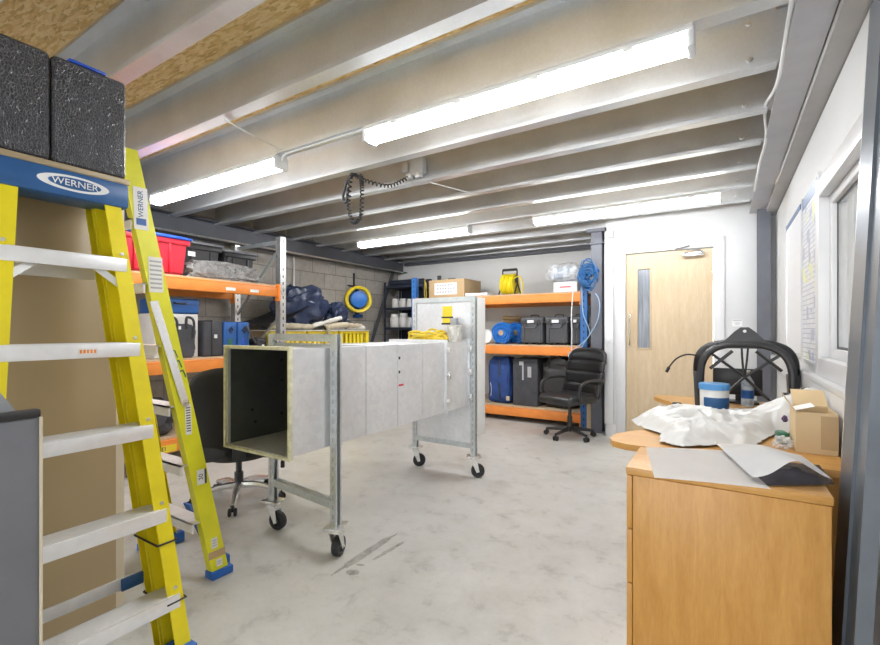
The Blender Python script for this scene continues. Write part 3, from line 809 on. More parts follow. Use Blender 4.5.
part('duct_shade', b, 'shade', t)  # added dark sheets: interior shade painted over sides, top and far end
flange(1.44, .014, .022, 'sealant'); flange(1.765, .02, .02, 'galv_dark'); flange(2.868, .022, .022, 'galv'); flange(3.225, .022, .022, 'galv')
b = B()
for x, y, z in ((DX1_, 2.32, 1.02), (DX1_, 2.32, .93), (DX0_, 1.60, .75), (DX0_, 1.62, .68), (DX0_, 1.8, 1.02), (DX0_, 1.8, .9), (DX0_, 1.8, .7)):
    s = 1 if x == DX1_ else 1
    b.lathe([(0, .004), (.009, .003), (.010, 0)], (x if x == DX1_ else DX0_+.0068, y, z), 10, (1, 0, 0))
part('bolt', b, 'black_rub', t)
part('pink_mark', B().box((DX1_+.0012, 2.34, .845), (.001, .05, .012)), 'red', t)
# clamps by the end panel
for y in (2.875, 3.215):
    for z in (.66, .86, 1.05):
        b = B().box((DX1_+.03, y+.012, z), (.03, .022, .05), .004); b.cyl((DX1_+.03, y-.02, z), (DX1_+.03, y+.05, z), .008, n=8)
        parts('clamp', b, 'zinc', t)
# frame posts: slotted channel
def post(x, y, z0, z1):
    w, th = .041, .003
    b = B().sweep([(-w/2, -w/2), (w/2, -w/2), (w/2, -w/4), (w/2-th, -w/4), (w/2-th, -w/2+th), (-w/2+th, -w/2+th), (-w/2+th, w/2-th), (w/2-th, w/2-th), (w/2-th, w/4), (w/2, w/4), (w/2, w/2), (-w/2, w/2)], (x, y, z0), (x, y, z1), (1, 0, 0), (0, 1, 0))
    o = part('post', b, 'galv_dark', t)
    bb = B(); n = int((z1-z0-.06)/.05)
    for k in range(n): bb.box((x, y-w/2-.0003, z0+.05+k*.05), (.012, .0008, .026))
    part('slots', bb, 'print_grey', o)
    return o
zt = 1.178
xr, xl = -1.725, -2.305
for x, y, z1 in ((xr, 1.72, zt), (xl, 1.78, zt), (xr, 3.27, 1.475), (xl, 3.27, 1.475)): post(x, y, .175, z1)
def rail_x(y0, y1, z):
    part('cross_bar', B().sweep([(-.0205, -.0205), (.0205, -.0205), (.0205, .0205), (-.0205, .0205)], (xl+.02, y0, z), (xr-.02, y1, z), (0, 1, 0), (0, 0, 1)), 'galv_dark', t)
b = B()
rail_x(1.78, 1.72, .285); rail_x(1.78, 1.72, 1.158); rail_x(3.27, 3.27, .255); rail_x(3.27, 3.27, 1.455)
part('end_panel', B().bb((xl+.02, 3.262, .275), (xr-.02, 3.270, 1.435)), 'galv', t)
part('plenum_box', B().bb((xl-.01, 3.292, .33), (xr+.02, 3.44, 1.47), .006), 'label_white', t)
def castor(x, y, rz):
    b = B(); M = Matrix.Translation((x, y, 0)) @ Matrix.Rotation(rz, 4, 'Z')
    b.box((0, 0, .172), (.12, .09, .008), .002); b.cyl((0, 0, .14), (0, 0, .17), .03)
    b.box((0, 0, .143), (.06, .062, .008), .002)
    for s in (-1, 1): b.sweep([(-.026, .145), (.026, .145), (.045, .05), (.022, .042)], (0, s*.026, 0), (0, s*.029, 0), (1, 0, 0), (0, 0, 1))
    b.cyl((.032, -.034, .055), (.032, .034, .055), .007, n=10)
    bmesh.ops.transform(b.bm, matrix=M, verts=b.bm.verts)
    o = part('castor', b, 'zinc', t)
    b = B().lathe([(.03, -.02), (.048, -.02), (.055, -.012), (.055, .012), (.048, .02), (.03, .02), (.028, .012), (.012, .014), (0, .014)], (.032, 0, .055), 28, (0, 1, 0))
    b.lathe([(.03, -.02), (.028, -.012), (.012, -.014), (0, -.014)], (.032, 0, .055), 28, (0, 1, 0))
    bmesh.ops.transform(b.bm, matrix=M, verts=b.bm.verts); part('wheel', b, 'black_rub', o)
castor(xr, 1.72, 1.9); castor(xl, 1.78, .25); castor(xr, 3.27, .5); castor(xl, 3.27, .5)
part('caution_label', B().bb((-2.02, 3.2605, 1.26), (-1.925, 3.2615, 1.40)), 'barrier', t)
b = B(); b.bb((-2.03, 3.2595, 1.30), (-1.915, 3.2605, 1.313)); b.bb((-2.03, 3.2595, 1.245), (-1.915, 3.2605, 1.26)); part('label_print', b, 'black_rub', t)
# things lying on the duct
pts = []
for k in range(260):
    a = k/260*2*PI*7; r = .14+.05*math.sin(k*.37)+.02*noise.noise(V((k*.1, 0, 0)))
    pts.append((-2.03+r*math.cos(a)*.9, 3.05+.62*r*math.sin(a), DZ1+.014+.075*(k/260)*abs(math.sin(k*.21))+.03*abs(noise.noise(V((0, k*.11, 3))))))
solo('yellow_rope', B().tube(pts, .0085, 6), 'rope', 'coil of yellow rope lying on the duct before the end panel', 'rope')
solo('cloudy_tub', B().lathe([(0, 0), (.055, 0), (.062, .12), (.066, .125), (.066, .135), (.058, .135), (.05, .01), (0, .01)], (-1.822, 3.13, DZ1+.001), 24), 'tub_clear', 'cloudy plastic tub on the duct beside the yellow rope', 'tub')
solo('grey_socket_box', B().box((-1.875, 3.207, DZ1+.165), (.06, .03, .055), .004).box((-1.875, 3.207, DZ1+.07), (.03, .02, .138), .003), 'grey_light', 'small grey box standing behind the cloudy tub', 'box')

# ================================================================== CHAIRS
def star(t, r, m, z=.1, arch=False, a0=0.3, wheel_m='black_rub'):
    for k in range(5):
        a = a0+k*2*PI/5; dx, dy = math.cos(a), math.sin(a)
        b = B(); b.tube(rope_curve([(dx*.02, dy*.02, z+.01), (dx*r*.5, dy*r*.5, z+(.01 if arch else -.005)), (dx*r, dy*r, .068)], 10), [.026-.001*i for i in range(11)], 8)
        leg = part('base_leg', b, m, t, local=True)
        b = B(); q = V((-dy, dx, 0)); c = V((dx*r, dy*r, .027))
        for s in (-1, 1): b.cyl(c+q*s*.008, c+q*s*.026, .027, n=16, bev=.004)
        b.cyl((c.x, c.y, .03), (c.x, c.y, .07), .008)
        part('castor', b, wheel_m, leg, local=True)
    return t
# left chair, seen from behind
t = thing('office_chair', 'black high-backed office chair with silver star base beside the duct', 'chair', (-2.90, 1.95, 0), 2.55)
star(t, .30, 'aluminium', .1, True, .5)
part('gas_column', B().cyl((0, 0, .09), (0, 0, .2), .03).cyl((0, 0, .2), (0, 0, .30), .02), 'black_plastic', t, local=True)
part('seat', B().box((.02, 0, .39), (.50, .52, .11), .045, seg=4), 'black_fabric', t, local=True)
part('lever', B().tube(rope_curve([(0, -.05, .30), (-.02, -.2, .29), (-.03, -.27, .285), (-.03, -.29, .25)], 12), .008, 6).box((-.03, -.29, .225), (.018, .03, .05), .006), 'black_plastic', t, local=True)
def backfn(w, z0, z1, x0, lean, curve):
    def f(u, v):
        y = (u-.5)*2
        e = 1 - .10*max(0, (v-.75)/.25)**2*1 - .14*max(0, (.2-v)/.2)**2
        z = z0+(z1-z0)*v - (.06*abs(y)**3.5 if v > .6 else 0)*(v-.6)/.4 + (.05*abs(y)**3 if v < .3 else 0)*(.3-v)/.3
        return V((x0-lean*v+curve*y*y+.03*math.sin(v*PI), y*w/2*e, z))
    return f
b = B().grid(backfn(.60, .33, .96, -.24, .05, .07), 16, 18, .05)
bmesh.ops.bevel(b.bm, geom=[e for e in b.bm.edges if len(e.link_faces) == 2 and e.calc_face_angle(0) > 1.0], offset=.016, segments=3, affect='EDGES')
part('backrest', b, 'charcoal_shell', t, local=True, sharp=1)
part('back_bracket', B().box((-.20, 0, .36), (.12, .08, .02), .006).box((-.26, 0, .45), (.02, .08, .2), .006), 'black_plastic', t, local=True)
# right chair with arms
t = thing('office_chair', 'black leather swivel chair with arms by the orange racking', 'chair', (-1.46, 5.07, 0), -2.02)
star(t, .27, 'black_plastic', .09, False, .15, 'charcoal_shell')
part('gas_column', B().cyl((0, 0, .08), (0, 0, .24), .028).cyl((0, 0, .24), (0, 0, .40), .018), 'black_plastic', t, local=True)
b = B(); b.box((.03, 0, .445), (.48, .48, .10), .045, seg=4)
for v in b.bm.verts:
    if v.co.x > .15: v.co.z -= (v.co.x-.15)**2*1.5
part('seat', b, 'black_leather', t, local=True)
def leather_back(u, v):
    y = (u-.5)*2; seam = sum(math.exp(-((v-q)/.022)**2) for q in (.26, .51, .76)); edge = max(abs(y), abs(v*2-1))**8
    w = .245*(1-.06*max(0, (v-.8)/.2)**2)
    return V((-.16-.135*v+.035*y*y-.02*seam-.022*edge, y*w, .46+.515*v-(.05*abs(y)**4 if v > .7 else 0)*(v-.7)/.3))
b = B().grid(leather_back, 24, 44)
rim = [leather_back(k/24, 0) for k in range(25)]+[leather_back(1, k/44) for k in range(1, 45)]+[leather_back(1-k/24, 1) for k in range(1, 25)]+[leather_back(0, 1-k/44) for k in range(1, 44)]
bmesh.ops.solidify(b.bm, geom=b.bm.faces[:], thickness=.045)
part('backrest', b, 'black_leather', t, local=True, sharp=1.2)
part('back_piping', B().tube([p+V((-.02, 0, 0)) for p in rim], .022, 8, True), 'black_leather', t, local=True, sharp=1.2)
for s in (-1, 1):
    part('armrest', B().tube(rope_curve([(.10, s*.25, .43), (.16, s*.275, .50), (.15, s*.28, .60), (.05, s*.28, .645), (-.12, s*.275, .65), (-.25, s*.25, .635), (-.28, s*.22, .62)], 30), .017, 8), 'black_plastic', t, local=True)

# ================================================================== PALLET RACKING
def racking(t, x0, x1, y0, y1, zs, ztop, axis, post_m, posts, deck=True):
    """axis 'Y': beams run along Y, front at x1; axis 'X': beams run along X, front at y0"""
    for (px, py) in posts:
        b = B().sweep([(-.04, -.035), (.04, -.035), (.04, .035), (.012, .035), (.012, .02), (-.012, .02), (-.012, .035), (-.04, .035)], (px, py, 0), (px, py, ztop), (1, 0, 0), (0, 1, 0))
        b.box((px, py, .004), (.12, .10, .008)); o = part('upright', b, post_m, t)
        bb = B()
        for k in range(int(ztop/.075)): 
            if axis == 'X': bb.box((px, py-.0358, .05+k*.075), (.012, .001, .03))
            else: bb.box((px+.0408, py, .05+k*.075), (.001, .012, .03))
        part('slots', bb, 'black_rub', o)
    for z in zs:
        for side in (0, 1):
            if axis == 'Y':
                x = (x1 if side else x0); b = B().bb((x-.025, y0+.04, z-.055), (x+.025, y1-.04, z+.055), .006).bb((x-.02, y0+.04, z+.04), (x+.0265, y1-.04, z+.052), .002)
                b.bb((x-.03, y1-.05, z-.1), (x+.045, y1-.036, z+.08)); b.bb((x-.03, y0+.036, z-.1), (x+.045, y0+.05, z+.08))
            else:
                y = (y0 if side else y1); b = B().bb((x0+.04, y-.025, z-.055), (x1-.04, y+.025, z+.055), .006).bb((x0+.04, y-.0265, z+.038), (x1-.04, y+.02, z+.05), .002)
                b.bb((x1-.05, y-.045, z-.1), (x1-.036, y+.03, z+.08)); b.bb((x0+.036, y-.045, z-.1), (x0+.05, y+.03, z+.08))
            part('beam', b, 'orange', t)
        b = B()
        if axis == 'Y': b.bb((x0+.03, y0+.05, z+.056), (x1-.02, y1-.05, z+.074))
        else: b.bb((x0+.05, y0+.02, z+.056), (x1-.05, y1-.03, z+.074))
        part('shelf_board', b, 'chipboard', t)
LX0, LX1, LY0, LY1 = -4.85, -4.05, 1.15, 3.22
t = thing('pallet_rack', 'orange beam rack with grey posts along the blockwork wall', 'rack', ((LX0+LX1)/2, (LY0+LY1)/2, 0))
racking(t, LX0, LX1, LY0, LY1, (.20, .875, 1.61), 2.2, 'Y', 'zinc', [(LX0, LY1), (LX1, LY1), (LX0, LY0), (LX1, LY0)])
b = B()
for y in (LY1, LY0):
    for (za, zb) in ((.15, .75), (.75, 1.35), (1.35, 2.1)):
        xa, xb = (LX0, LX1)
        b.sweep([(-.015, -.012), (.015, -.012), (.015, .012), (-.015, .012)], (xa, y, za), (xb, y, zb), (0, 0, 1), (0, 1, 0))
    b.bb((LX0, y-.012, 2.13), (LX1, y+.012, 2.17))
parts('diagonal_brace', b, 'galv_dark', t)
b = B()
for y in (2.62, 2.88): b.box((LX1+.0265, y, 1.595), (.002, .10, .03))
parts('beam_label', b, 'label_white', t)
o = part('beam_sign', B().box((LX1+.027, 2.0, .185), (.002, .22, .06)), 'barrier', t); text('sign_text', 'TI', .05, 'print_dark', frame((LX1+.0285, 2.0, .185), (0, 1, 0), (0, 0, 1)), t)
RX0, RX1, RY0, RY1 = -3.93, -1.425, 5.56, 6.42
t = thing('pallet_rack', 'orange beam rack with blue posts against the white back wall', 'rack', ((RX0+RX1)/2, (RY0+RY1)/2, 0))
racking(t, RX0, RX1, RY0, RY1, (.125, .935, 1.60), 1.98, 'X', 'blue_post', [(RX0, RY0), (RX1, RY0), (RX0, RY1), (RX1, RY1)])
b = B()
for x in (RX0, RX1):
    for (za, zb) in ((.15, .7), (.7, 1.25), (1.25, 1.8)):
        b.sweep([(-.015, -.012), (.015, -.012), (.015, .012), (-.015, .012)], (x, RY0, za), (x, RY1, zb), (0, 0, 1), (1, 0, 0))
parts('diagonal_brace', b, 'galv_dark', t)
SL = [z+.075 for z in (.20, .875, 1.61)]; SR = [z+.075 for z in (.125, .935, 1.60)]

# ---- contents of the left rack
def crate(name, label, x0, x1, y0, y1, z, h, m, lm, group=None, ribs=True):
    t = thing(name, label, 'crate', ((x0+x1)/2, (y0+y1)/2, z), group=group)
    cx, cy, w, d = (x0+x1)/2, (y0+y1)/2, x1-x0, y1-y0
    bm = bmesh.new(); bmesh.ops.create_cube(bm, size=1)
    for v in bm.verts:
        k = .90 if v.co.z < 0 else 1
        v.co = V((v.co.x*(w-.04)*k, v.co.y*(d-.04)*k, (v.co.z+.5)*h*.93))
    bmesh.ops.bevel(bm, geom=bm.edges[:], offset=.02, segments=2, affect='EDGES')
    b = B().add(bm, Matrix.Translation((cx, cy, z)))
    b.bb((x0+.006, y0+.006, z+h*.80), (x1-.006, y1-.006, z+h*.93), .008)
    if ribs:
        for yy in (cy-d*.22, cy+d*.22): b.box((x1-.026, yy, z+h*.42), (.03, .02, h*.74), .005)
    part('tub', b, m, t)
    part('lid', B().bb((x0-.008, y0-.008, z+h*.93), (x1+.008, y1+.008, z+h*1.0), .01).bb((x0+.04, y0+.04, z+h*.99), (x1-.04, y1-.04, z+h*1.04), .01), lm, t)
    return t
crate('storage_crate', 'red plastic crate with a blue lid on the upper rack shelf', -4.5, -4.06, 1.63, 2.262, SL[2]+.001, .335, 'red', 'blue_lid')
c1 = crate('storage_crate', 'black lidded crate behind the plastic bundle, next to the red crate', -4.80, -4.34, 2.31, 2.74, SL[2]+.001, .375, 'black_plastic', 'grey_lid', 'black storage crates')
part('paper_label', B().box((-4.345, 2.42, SL[2]+.25), (.004, .07, .045)), 'label_white', c1)
crate('storage_crate', 'black lidded crate at the post end of the upper rack shelf', -4.80, -4.34, 2.76, 3.14, SL[2]+.001, .345, 'black_plastic', 'grey_lid', 'black storage crates')
b = B().blob((-4.18, 2.63, SL[2]+.082), (.10, .36, .09), 4, .2, 3.2, .9, boxy=.5)
solo('wrapped_bundle', b, 'wrap', 'long bundle wrapped in crinkled grey plastic at the upper shelf front', 'bundle')
def case(name, label, x0, x1, y0, y1, z, h, m, group=None, hm='black_plastic', cat='case', seam=True, handle=True):
    t = thing(name, label, cat, ((x0+x1)/2, (y0+y1)/2, z), group=group)
    part('shell', B().bb((x0, y0, z), (x1, y1, z+h*.985), .018, 3), m, t)
    if seam: part('seam', B().bb((x0-.002, y0-.002, z+h*.60), (x1+.002, y1+.002, z+h*.64), .002), hm, t)
    if handle: part('handle', B().tube(rope_curve([(x1-.002, (y0+y1)/2-.05, z+h*.72), (x1+.025, (y0+y1)/2-.045, z+h*.68), (x1+.028, (y0+y1)/2, z+h*.66), (x1+.025, (y0+y1)/2+.045, z+h*.68), (x1-.002, (y0+y1)/2+.05, z+h*.72)], 14), .007, 6), hm, t)
    return t
bx = solo('white_box', B().bb((-4.42, 1.98, SL[1]+.001), (-4.13, 2.36, SL[1]+.395), .008), 'jar', 'white box under the blue case on the middle rack shelf', 'box')
case('tool_case', 'flat blue case lying on top of the white box', -4.44, -4.12, 2.0, 2.37, SL[1]+.397, .135, 'blue_case')
t = thing('tote_bag', 'dark tote bag with handles in front of the white box', 'bag', (-4.09, 2.17, SL[1]))
part('body', B().blob((-4.098, 2.17, SL[1]+.15), (.028, .135, .155), 3, .12, 3, .95, boxy=.45), 'charcoal_fabric', t)
for y in (2.10, 2.25):
    part('strap', B().tube(rope_curve([(-4.075, y-.03, SL[1]+.26), (-4.072, y-.03, SL[1]+.34), (-4.10, y, SL[1]+.365), (-4.07, y+.035, SL[1]+.33), (-4.062, y+.03, SL[1]+.18)], 20), .012, 6), 'black_fabric', t)
parts('tag_label', B().box((-4.068, 2.155, SL[1]+.27), (.003, .032, .03)), 'label_white', t)
t = case('equipment_case', 'black upright case between the tote bag and the blue cases', -4.42, -4.08, 2.385, 2.575, SL[1]+.001, .335, 'charcoal_fabric', seam=False, handle=False)
part('paper_label', B().box((-4.078, 2.50, SL[1]+.19), (.003, .03, .035)), 'label_white', t); part('edge_band', B().bb((-4.43, 2.455, SL[1]+.002), (-4.072, 2.47, SL[1]+.342), .003), 'black_plastic', t)
for y0, y1, lb in ((2.585, 2.725, 'blue upright case beside the black upright case'), (2.735, 2.865, 'blue upright case next to the small black bag')):
    t = case('equipment_case', lb, -4.40, -4.08, y0, y1, SL[1]+.001, .335, 'blue_case', 'blue upright cases', seam=False, handle=False)
    part('handle', B().tube([(-4.075, (y0+y1)/2-.02, SL[1]+.25), (-4.068, (y0+y1)/2, SL[1]+.28), (-4.075, (y0+y1)/2+.02, SL[1]+.25), (-4.068, (y0+y1)/2, SL[1]+.22)], .007, 6, True), 'black_plastic', t)
    part('latch', B().box((-4.078, (y0+y1)/2-.01, SL[1]+.12), (.006, .04, .09), .002), 'green' if y0 < 2.6 else 'blue_lid', t)
t = thing('camera_bag', 'small black bag with a strap at the rack post', 'bag', (-4.16, 2.98, SL[1]))
part('body', B().blob((-4.15, 3.0, SL[1]+.085), (.08, .07, .085), 5, .15, 3, .95, boxy=.5), 'black_fabric', t)
part('strap', B().tube(rope_curve([(-4.08, 2.93, SL[1]+.12), (-4.055, 2.84, SL[1]+.24), (-4.075, 2.82, SL[1]+.28), (-4.1, 2.86, SL[1]+.2)], 16), .011, 6), 'charcoal_fabric', t)
part('badge', B().box((-4.05, 3.0, SL[1]+.09), (.006, .025, .02)), 'label_white', t)
solo('kit_bag', B().blob((-4.28, 1.95, SL[0]+.16), (.20, .22, .165), 8, .2, 2.5, .95, boxy=.6), 'charcoal_fabric', 'dark kit bag on the lowest rack shelf behind the ladder', 'bag')

# ---- yellow barriers and the heap on them
def barrier(y0, y1, label, x=-4.36, z1=1.185):
    t = thing('barrier', label, 'barrier', (x, (y0+y1)/2, 0), group='yellow plastic barriers')
    b = B()
    b.bb((x-.03, y0, .12), (x+.03, y0+.06, z1), .008); b.bb((x-.03, y1-.06, .12), (x+.03, y1, z1), .008)
    b.bb((x-.03, y0+.06, z1-.035), (x+.03, y1-.06, z1), .008); b.bb((x-.03, y0+.06, .25), (x+.03, y1-.06, .33), .008)
    part('frame', b, 'barrier', t)
    n = 5
    for k in range(n):
        y = y0+.06+(y1-y0-.12)*(k+1)/(n+1); part('slat', B().bb((x-.018, y-.022, .33), (x+.018, y+.022, z1-.034), .004), 'barrier', t)
    for y in (y0+.1, y1-.1): part('foot', B().box((x, y, .06), (.34, .09, .12), .02), 'black_rub', t)
    return t
barrier(3.30, 3.82, 'yellow barrier nearest the rack post'); barrier(3.85, 4.36, 'middle yellow barrier under the rolled canvas'); barrier(4.40, 4.98, 'yellow barrier furthest from the rack post')
solo('packing_board', B().box((-4.80, 4.12, .59), (.06, 1.6, 1.18), .004), 'chipboard', 'upright board behind the yellow barriers', 'board')
solo('top_board', B().box((-4.59, 4.13, 1.193), (.55, 1.72, .014), .003), 'canvas_white', 'off white board laid flat across the yellow barriers', 'board')
def roll(pts, r, label, m='canvas', name='canvas_roll'):
    rr = rope_curve(pts, 26); b = B().tube(rr, [r*(1+.22*noise.noise(V((i*.5, r*50, 1)))) for i in range(27)], 12)
    for v in b.bm.verts: v.co += V((0, 0, .01*noise.noise(v.co*14)))
    solo(name, b, m, label, 'canvas', 'rolled canvas and sacking')
roll([(-4.40, 3.36, 1.245), (-4.44, 3.7, 1.25), (-4.42, 4.0, 1.24)], .034, 'beige roll on the barriers nearest the rack post')
roll([(-4.42, 4.0, 1.25), (-4.35, 4.2, 1.31), (-4.34, 4.42, 1.36)], .028, 'short pale roll tilted up beside the navy bag', 'canvas_white')
roll([(-4.37, 4.2, 1.245), (-4.36, 4.5, 1.27), (-4.42, 4.9, 1.25)], .036, 'long beige roll at the front of the heap')
roll([(-4.55, 4.35, 1.25), (-4.55, 4.6, 1.30), (-4.58, 4.92, 1.26)], .05, 'grey sacking roll behind the long beige roll', 'charcoal_fabric', 'sacking_roll')
roll([(-4.30, 4.1, 1.27), (-4.285, 4.14, 1.22), (-4.285, 4.15, 1.05), (-4.285, 4.14, .98)], .02, 'pale strap hanging down over the middle barrier', 'canvas', 'strap')
roll([(-4.44, 4.62, 1.235), (-4.40, 4.8, 1.235), (-4.40, 4.95, 1.23)], .026, 'thin off white roll at the far end of the heap', 'canvas_white')
b = B().blob((-4.62, 3.95, 1.487), (.22, .36, .27), 2, .26, 2.4, .9, boxy=.8)
solo('tarpaulin_bag', b, 'navy_tarp', 'large navy tarpaulin bundle heaped above the yellow barriers', 'tarpaulin')
b = B().blob((-4.58, 4.56, 1.405), (.15, .15, .175), 9, .26, 2.6, .9, boxy=.8)
solo('tarpaulin_bag', b, 'navy_tarp', 'smaller navy tarpaulin bundle beside the yellow hose reel', 'tarpaulin')
def slope(u, v):
    y = 3.28+.62*u; z = 1.235+.26*u**1.3+.01*noise.noise(V((u*5, v*5, 0))); return V((-4.36-.45*v, y, z+.06*v))
solo('ground_sheet', B().grid(slope, 12, 10, .012), 'grey_tarp', 'dark grey sheet sloping up behind the rack post', 'sheet')
# hose reel on the wall
t = thing('hose_reel', 'yellow hose wound round a blue reel on the blockwork wall', 'hose reel', (-4.88, 5.38, 1.45))
ax = V((.78, -.62, 0)); cen = V((-4.80, 5.27, 1.675)); u = V((.62, .78, 0)); up = V((0, 0, 1))
b = B()
for j in range(5):
    for q in range(2):
        R_ = .17+.02*q+.004*(j % 2); o_ = ax*(-.05+.024*j)
        b.tube([cen+o_+u*(R_*math.cos(a)*(1+.05*math.sin(3*a+j)))+up*(R_*1.02*math.sin(a)) for a in [2*PI*k/36 for k in range(36)]], .0115, 6, True)
part('hose', b, 'yellow_hose', t)
b = B().lathe([(0, .055), (.10, .055), (.125, .045), (.13, .02), (.13, -.06), (0, -.06)], cen, 28, ax)
part('drum', b, 'blue_hose', t)
b = B(); b.box((-4.945, 5.40, 1.62), (.05, .06, .46), .01); b.box((-4.93, 5.40, 1.42), (.08, .16, .05), .01)
part('bracket', b, 'blue_case', t)
solo('wall_hook', B().box((XL+.012, 5.34, 1.98), (.02, .03, .24), .004).tube([(XL+.02, 5.2, 1.895), (XL+.03, 5.52, 1.895)], .012, 6), 'black_plastic', 'black bracket on the wall above the hose reel', 'bracket')

# ---- navy shelving in the far corner
SX0, SX1, SY0, SY1 = -4.85, -4.06, 6.0, 6.42
t = thing('shelving_unit', 'dark navy steel shelving unit in the far left corner', 'shelving unit', ((SX0+SX1)/2, (SY0+SY1)/2, 0))
for x in (SX0, SX1):
    for y in (SY0, SY1): part('upright', B().sweep([(-.02, -.02), (.02, -.02), (.02, -.017), (-.017, -.017), (-.017, .02), (-.02, .02)] if x < -4.5 else [(.02, -.02), (-.02, -.02), (-.02, -.017), (.017, -.017), (.017, .02), (.02, .02)], (x, y, 0), (x, y, 2.0), (1, 0, 0), (0, 1, 0)), 'navy_steel', t)
SZ = (.35, .95, 1.245, 1.575, 1.94)
for z in SZ: part('shelf', B().bb((SX0, SY0-.015, z-.04), (SX1, SY1, z), .003), 'navy_steel', t)
part('back_sheet', B().bb((SX0, SY1+.022, .1), (SX1, SY1+.028, 1.98)), 'navy_steel', t)
def jar(x, y, z, r, h, label, sq=False):
    t = thing('plastic_jar', label, 'jar', (x, y, z), group='white plastic jars on the navy shelving')
    part('body', B().lathe([(0, 0), (r*.95, 0), (r, r*.1), (r, h*.72), (r*.9, h*.78), (r*.8, h*.8), (0, h*.8)], (x, y, z), 20), 'jar', t)
    part('lid', B().cyl((x, y, z+h*.8), (x, y, z+h), r*.86, n=20, bev=.004), 'label_white', t)
jar(-4.70, 6.08, SZ[3]+.001, .065, .15, 'white jar at the left end of the upper jar shelf'); jar(-4.55, 6.09, SZ[3]+.001, .065, .15, 'second white jar on the upper jar shelf')
jar(-4.41, 6.10, SZ[3]+.001, .06, .14, 'third white jar on the upper jar shelf')
jar(-4.72, 6.09, SZ[2]+.001, .085, .22, 'large white jar at the left end of the lower jar shelf'); jar(-4.545, 6.10, SZ[2]+.001, .075, .235, 'second large white jar on the lower jar shelf')
jar(-4.39, 6.08, SZ[2]+.001, .06, .16, 'squat white jar by the blue bottle on the lower jar shelf')
t = thing('spray_bottle', 'blue bottle at the right of the lower jar shelf', 'bottle', (-4.27, 6.07, SZ[2]+.001))
part('body', B().lathe([(0, 0), (.04, 0), (.042, .01), (.042, .15), (.018, .20), (.015, .24), (0, .24)], (-4.27, 6.07, SZ[2]+.001), 18), 'blue_case', t); part('cap', B().cyl((-4.27, 6.07, SZ[2]+.24), (-4.27, 6.07, SZ[2]+.28), .017, n=14), 'blue_lid', t)
for i, (x, r, h, m, lb) in enumerate(((-4.72, .035, .09, 'yellow_hose', 'small yellow topped pot on the low shelf'), (-4.61, .04, .08, 'purple_jar', 'mauve pot on the low shelf'), (-4.50, .045, .10, 'purple', 'dark purple pot on the low shelf'), (-4.38, .04, .12, 'black_plastic', 'black pot on the low shelf'), (-4.27, .045, .11, 'purple_jar', 'tall mauve pot at the right of the low shelf'))):
    solo('small_pot', B().lathe([(0, 0), (r, 0), (r, h*.8), (r*.7, h*.85), (r*.7, h), (0, h)], (x, 6.06, SZ[1]+.001), 16), m, lb, 'pot', 'pots on the low navy shelf')
for i, (x, y, L, lb) in enumerate(((-4.45, 6.06, .34, 'dark tube at the front of the top navy shelf'), (-4.42, 6.2, .36, 'dark tube at the back of the top navy shelf'))):
    solo('cable_tube', B().cyl((x-L, y, SZ[4]+.05), (x+L, y, SZ[4]+.05), .048, n=18, bev=.006), 'navy_steel', lb, 'tube', 'tubes on the navy shelving')

pts = rope_curve([(-4.0, 5.93, 2.0), (-4.02, 5.95, 1.75), (-3.98, 5.94, 1.72), (-3.99, 5.94, 1.95)], 24)
solo('yellow_lead', B().tube(pts, .008, 6), 'rope', 'short yellow lead hanging at the end of the navy shelving', 'cable')
pts = rope_curve([(-4.27, 5.976, 1.60), (-4.26, 5.974, 1.45), (-4.29, 5.974, 1.35), (-4.25, 5.976, 1.24)], 20)
solo('white_lead', B().tube(pts, .009, 6), 'cable_white', 'white lead hanging past the jar shelves', 'cable')
b = B()
for k in range(6): b.tube([(-4.6+.16*math.cos(a)*(1+.05*k), 5.62+.12*math.sin(a), .05+.028*k+.01*math.sin(3*a+k)) for a in [2*PI*q/24 for q in range(24)]], .022, 6, True)
o = solo('rubber_hose_coil', b, 'black_rub', 'coil of thick black hose beside the navy shelving', 'hose'); o.location.z += 0
solo('packing_drum', B().cyl((-4.6, 5.62, .0), (-4.6, 5.62, .80), .14, n=24, bev=.01), 'charcoal_shell', 'dark drum under the black hose coil', 'drum')
o.location.z = .805

# ---- contents of the back rack
t = thing('cardboard_box', 'closed cardboard box with a white label on the top rack shelf', 'box', (-3.36, 5.84, SR[2]))
z = SR[2]+.001
part('carton', B().bb((-3.72, 5.62, z), (-3.12, 6.14, z+.26), .004), 'cardboard', t)
part('paper_label', B().bb((-3.62, 5.6175, z+.04), (-3.24, 5.6195, z+.21)), 'label_white', t)
b = B(); 
for r in range(3):
    for k in range(6 if r != 1 else 7): b.bb((-3.575+k*.045, 5.6155, z+.165-r*.05), (-3.575+k*.045+.028, 5.6175, z+.19-r*.05))
part('handwriting', b, 'print_grey', t)
part('tape', B().bb((-3.45, 5.619, z+.255), (-3.39, 6.142, z+.2615)), 'cardboard_pale', t)
b = B().box((-3.60, 5.72, z+.30), (.05, .05, .075), .01).box((-3.4, 5.75, z+.2745), (.12, .06, .025), .01).box((-3.55, 5.72, z+.268), (.14, .04, .012), .004)
solo('clamp_tool', b, 'black_plastic', 'small black tool lying on the cardboard box', 'tool')
solo('foam_board', B().box((-2.93, 5.80, SR[2]+.022), (.34, .4, .04), .004, rz=.06), 'label_white', 'white foam board flat on the top rack shelf', 'board')
t = thing('cable_reel', 'yellow cable reel with black handle on the top rack shelf', 'cable reel', (-2.50, 5.8, SR[2]))
b = B(); c_ = V((-2.50, 5.80, SR[2]+.155))
for j in range(9):
    for q in range(2): b.tube([c_+V((-.084+.021*j+.004*math.sin(3*a+j*2), (.118+.016*q)*math.cos(a), (.118+.016*q)*math.sin(a))) for a in [2*PI*k/28 for k in range(28)]], .0112, 6, True)
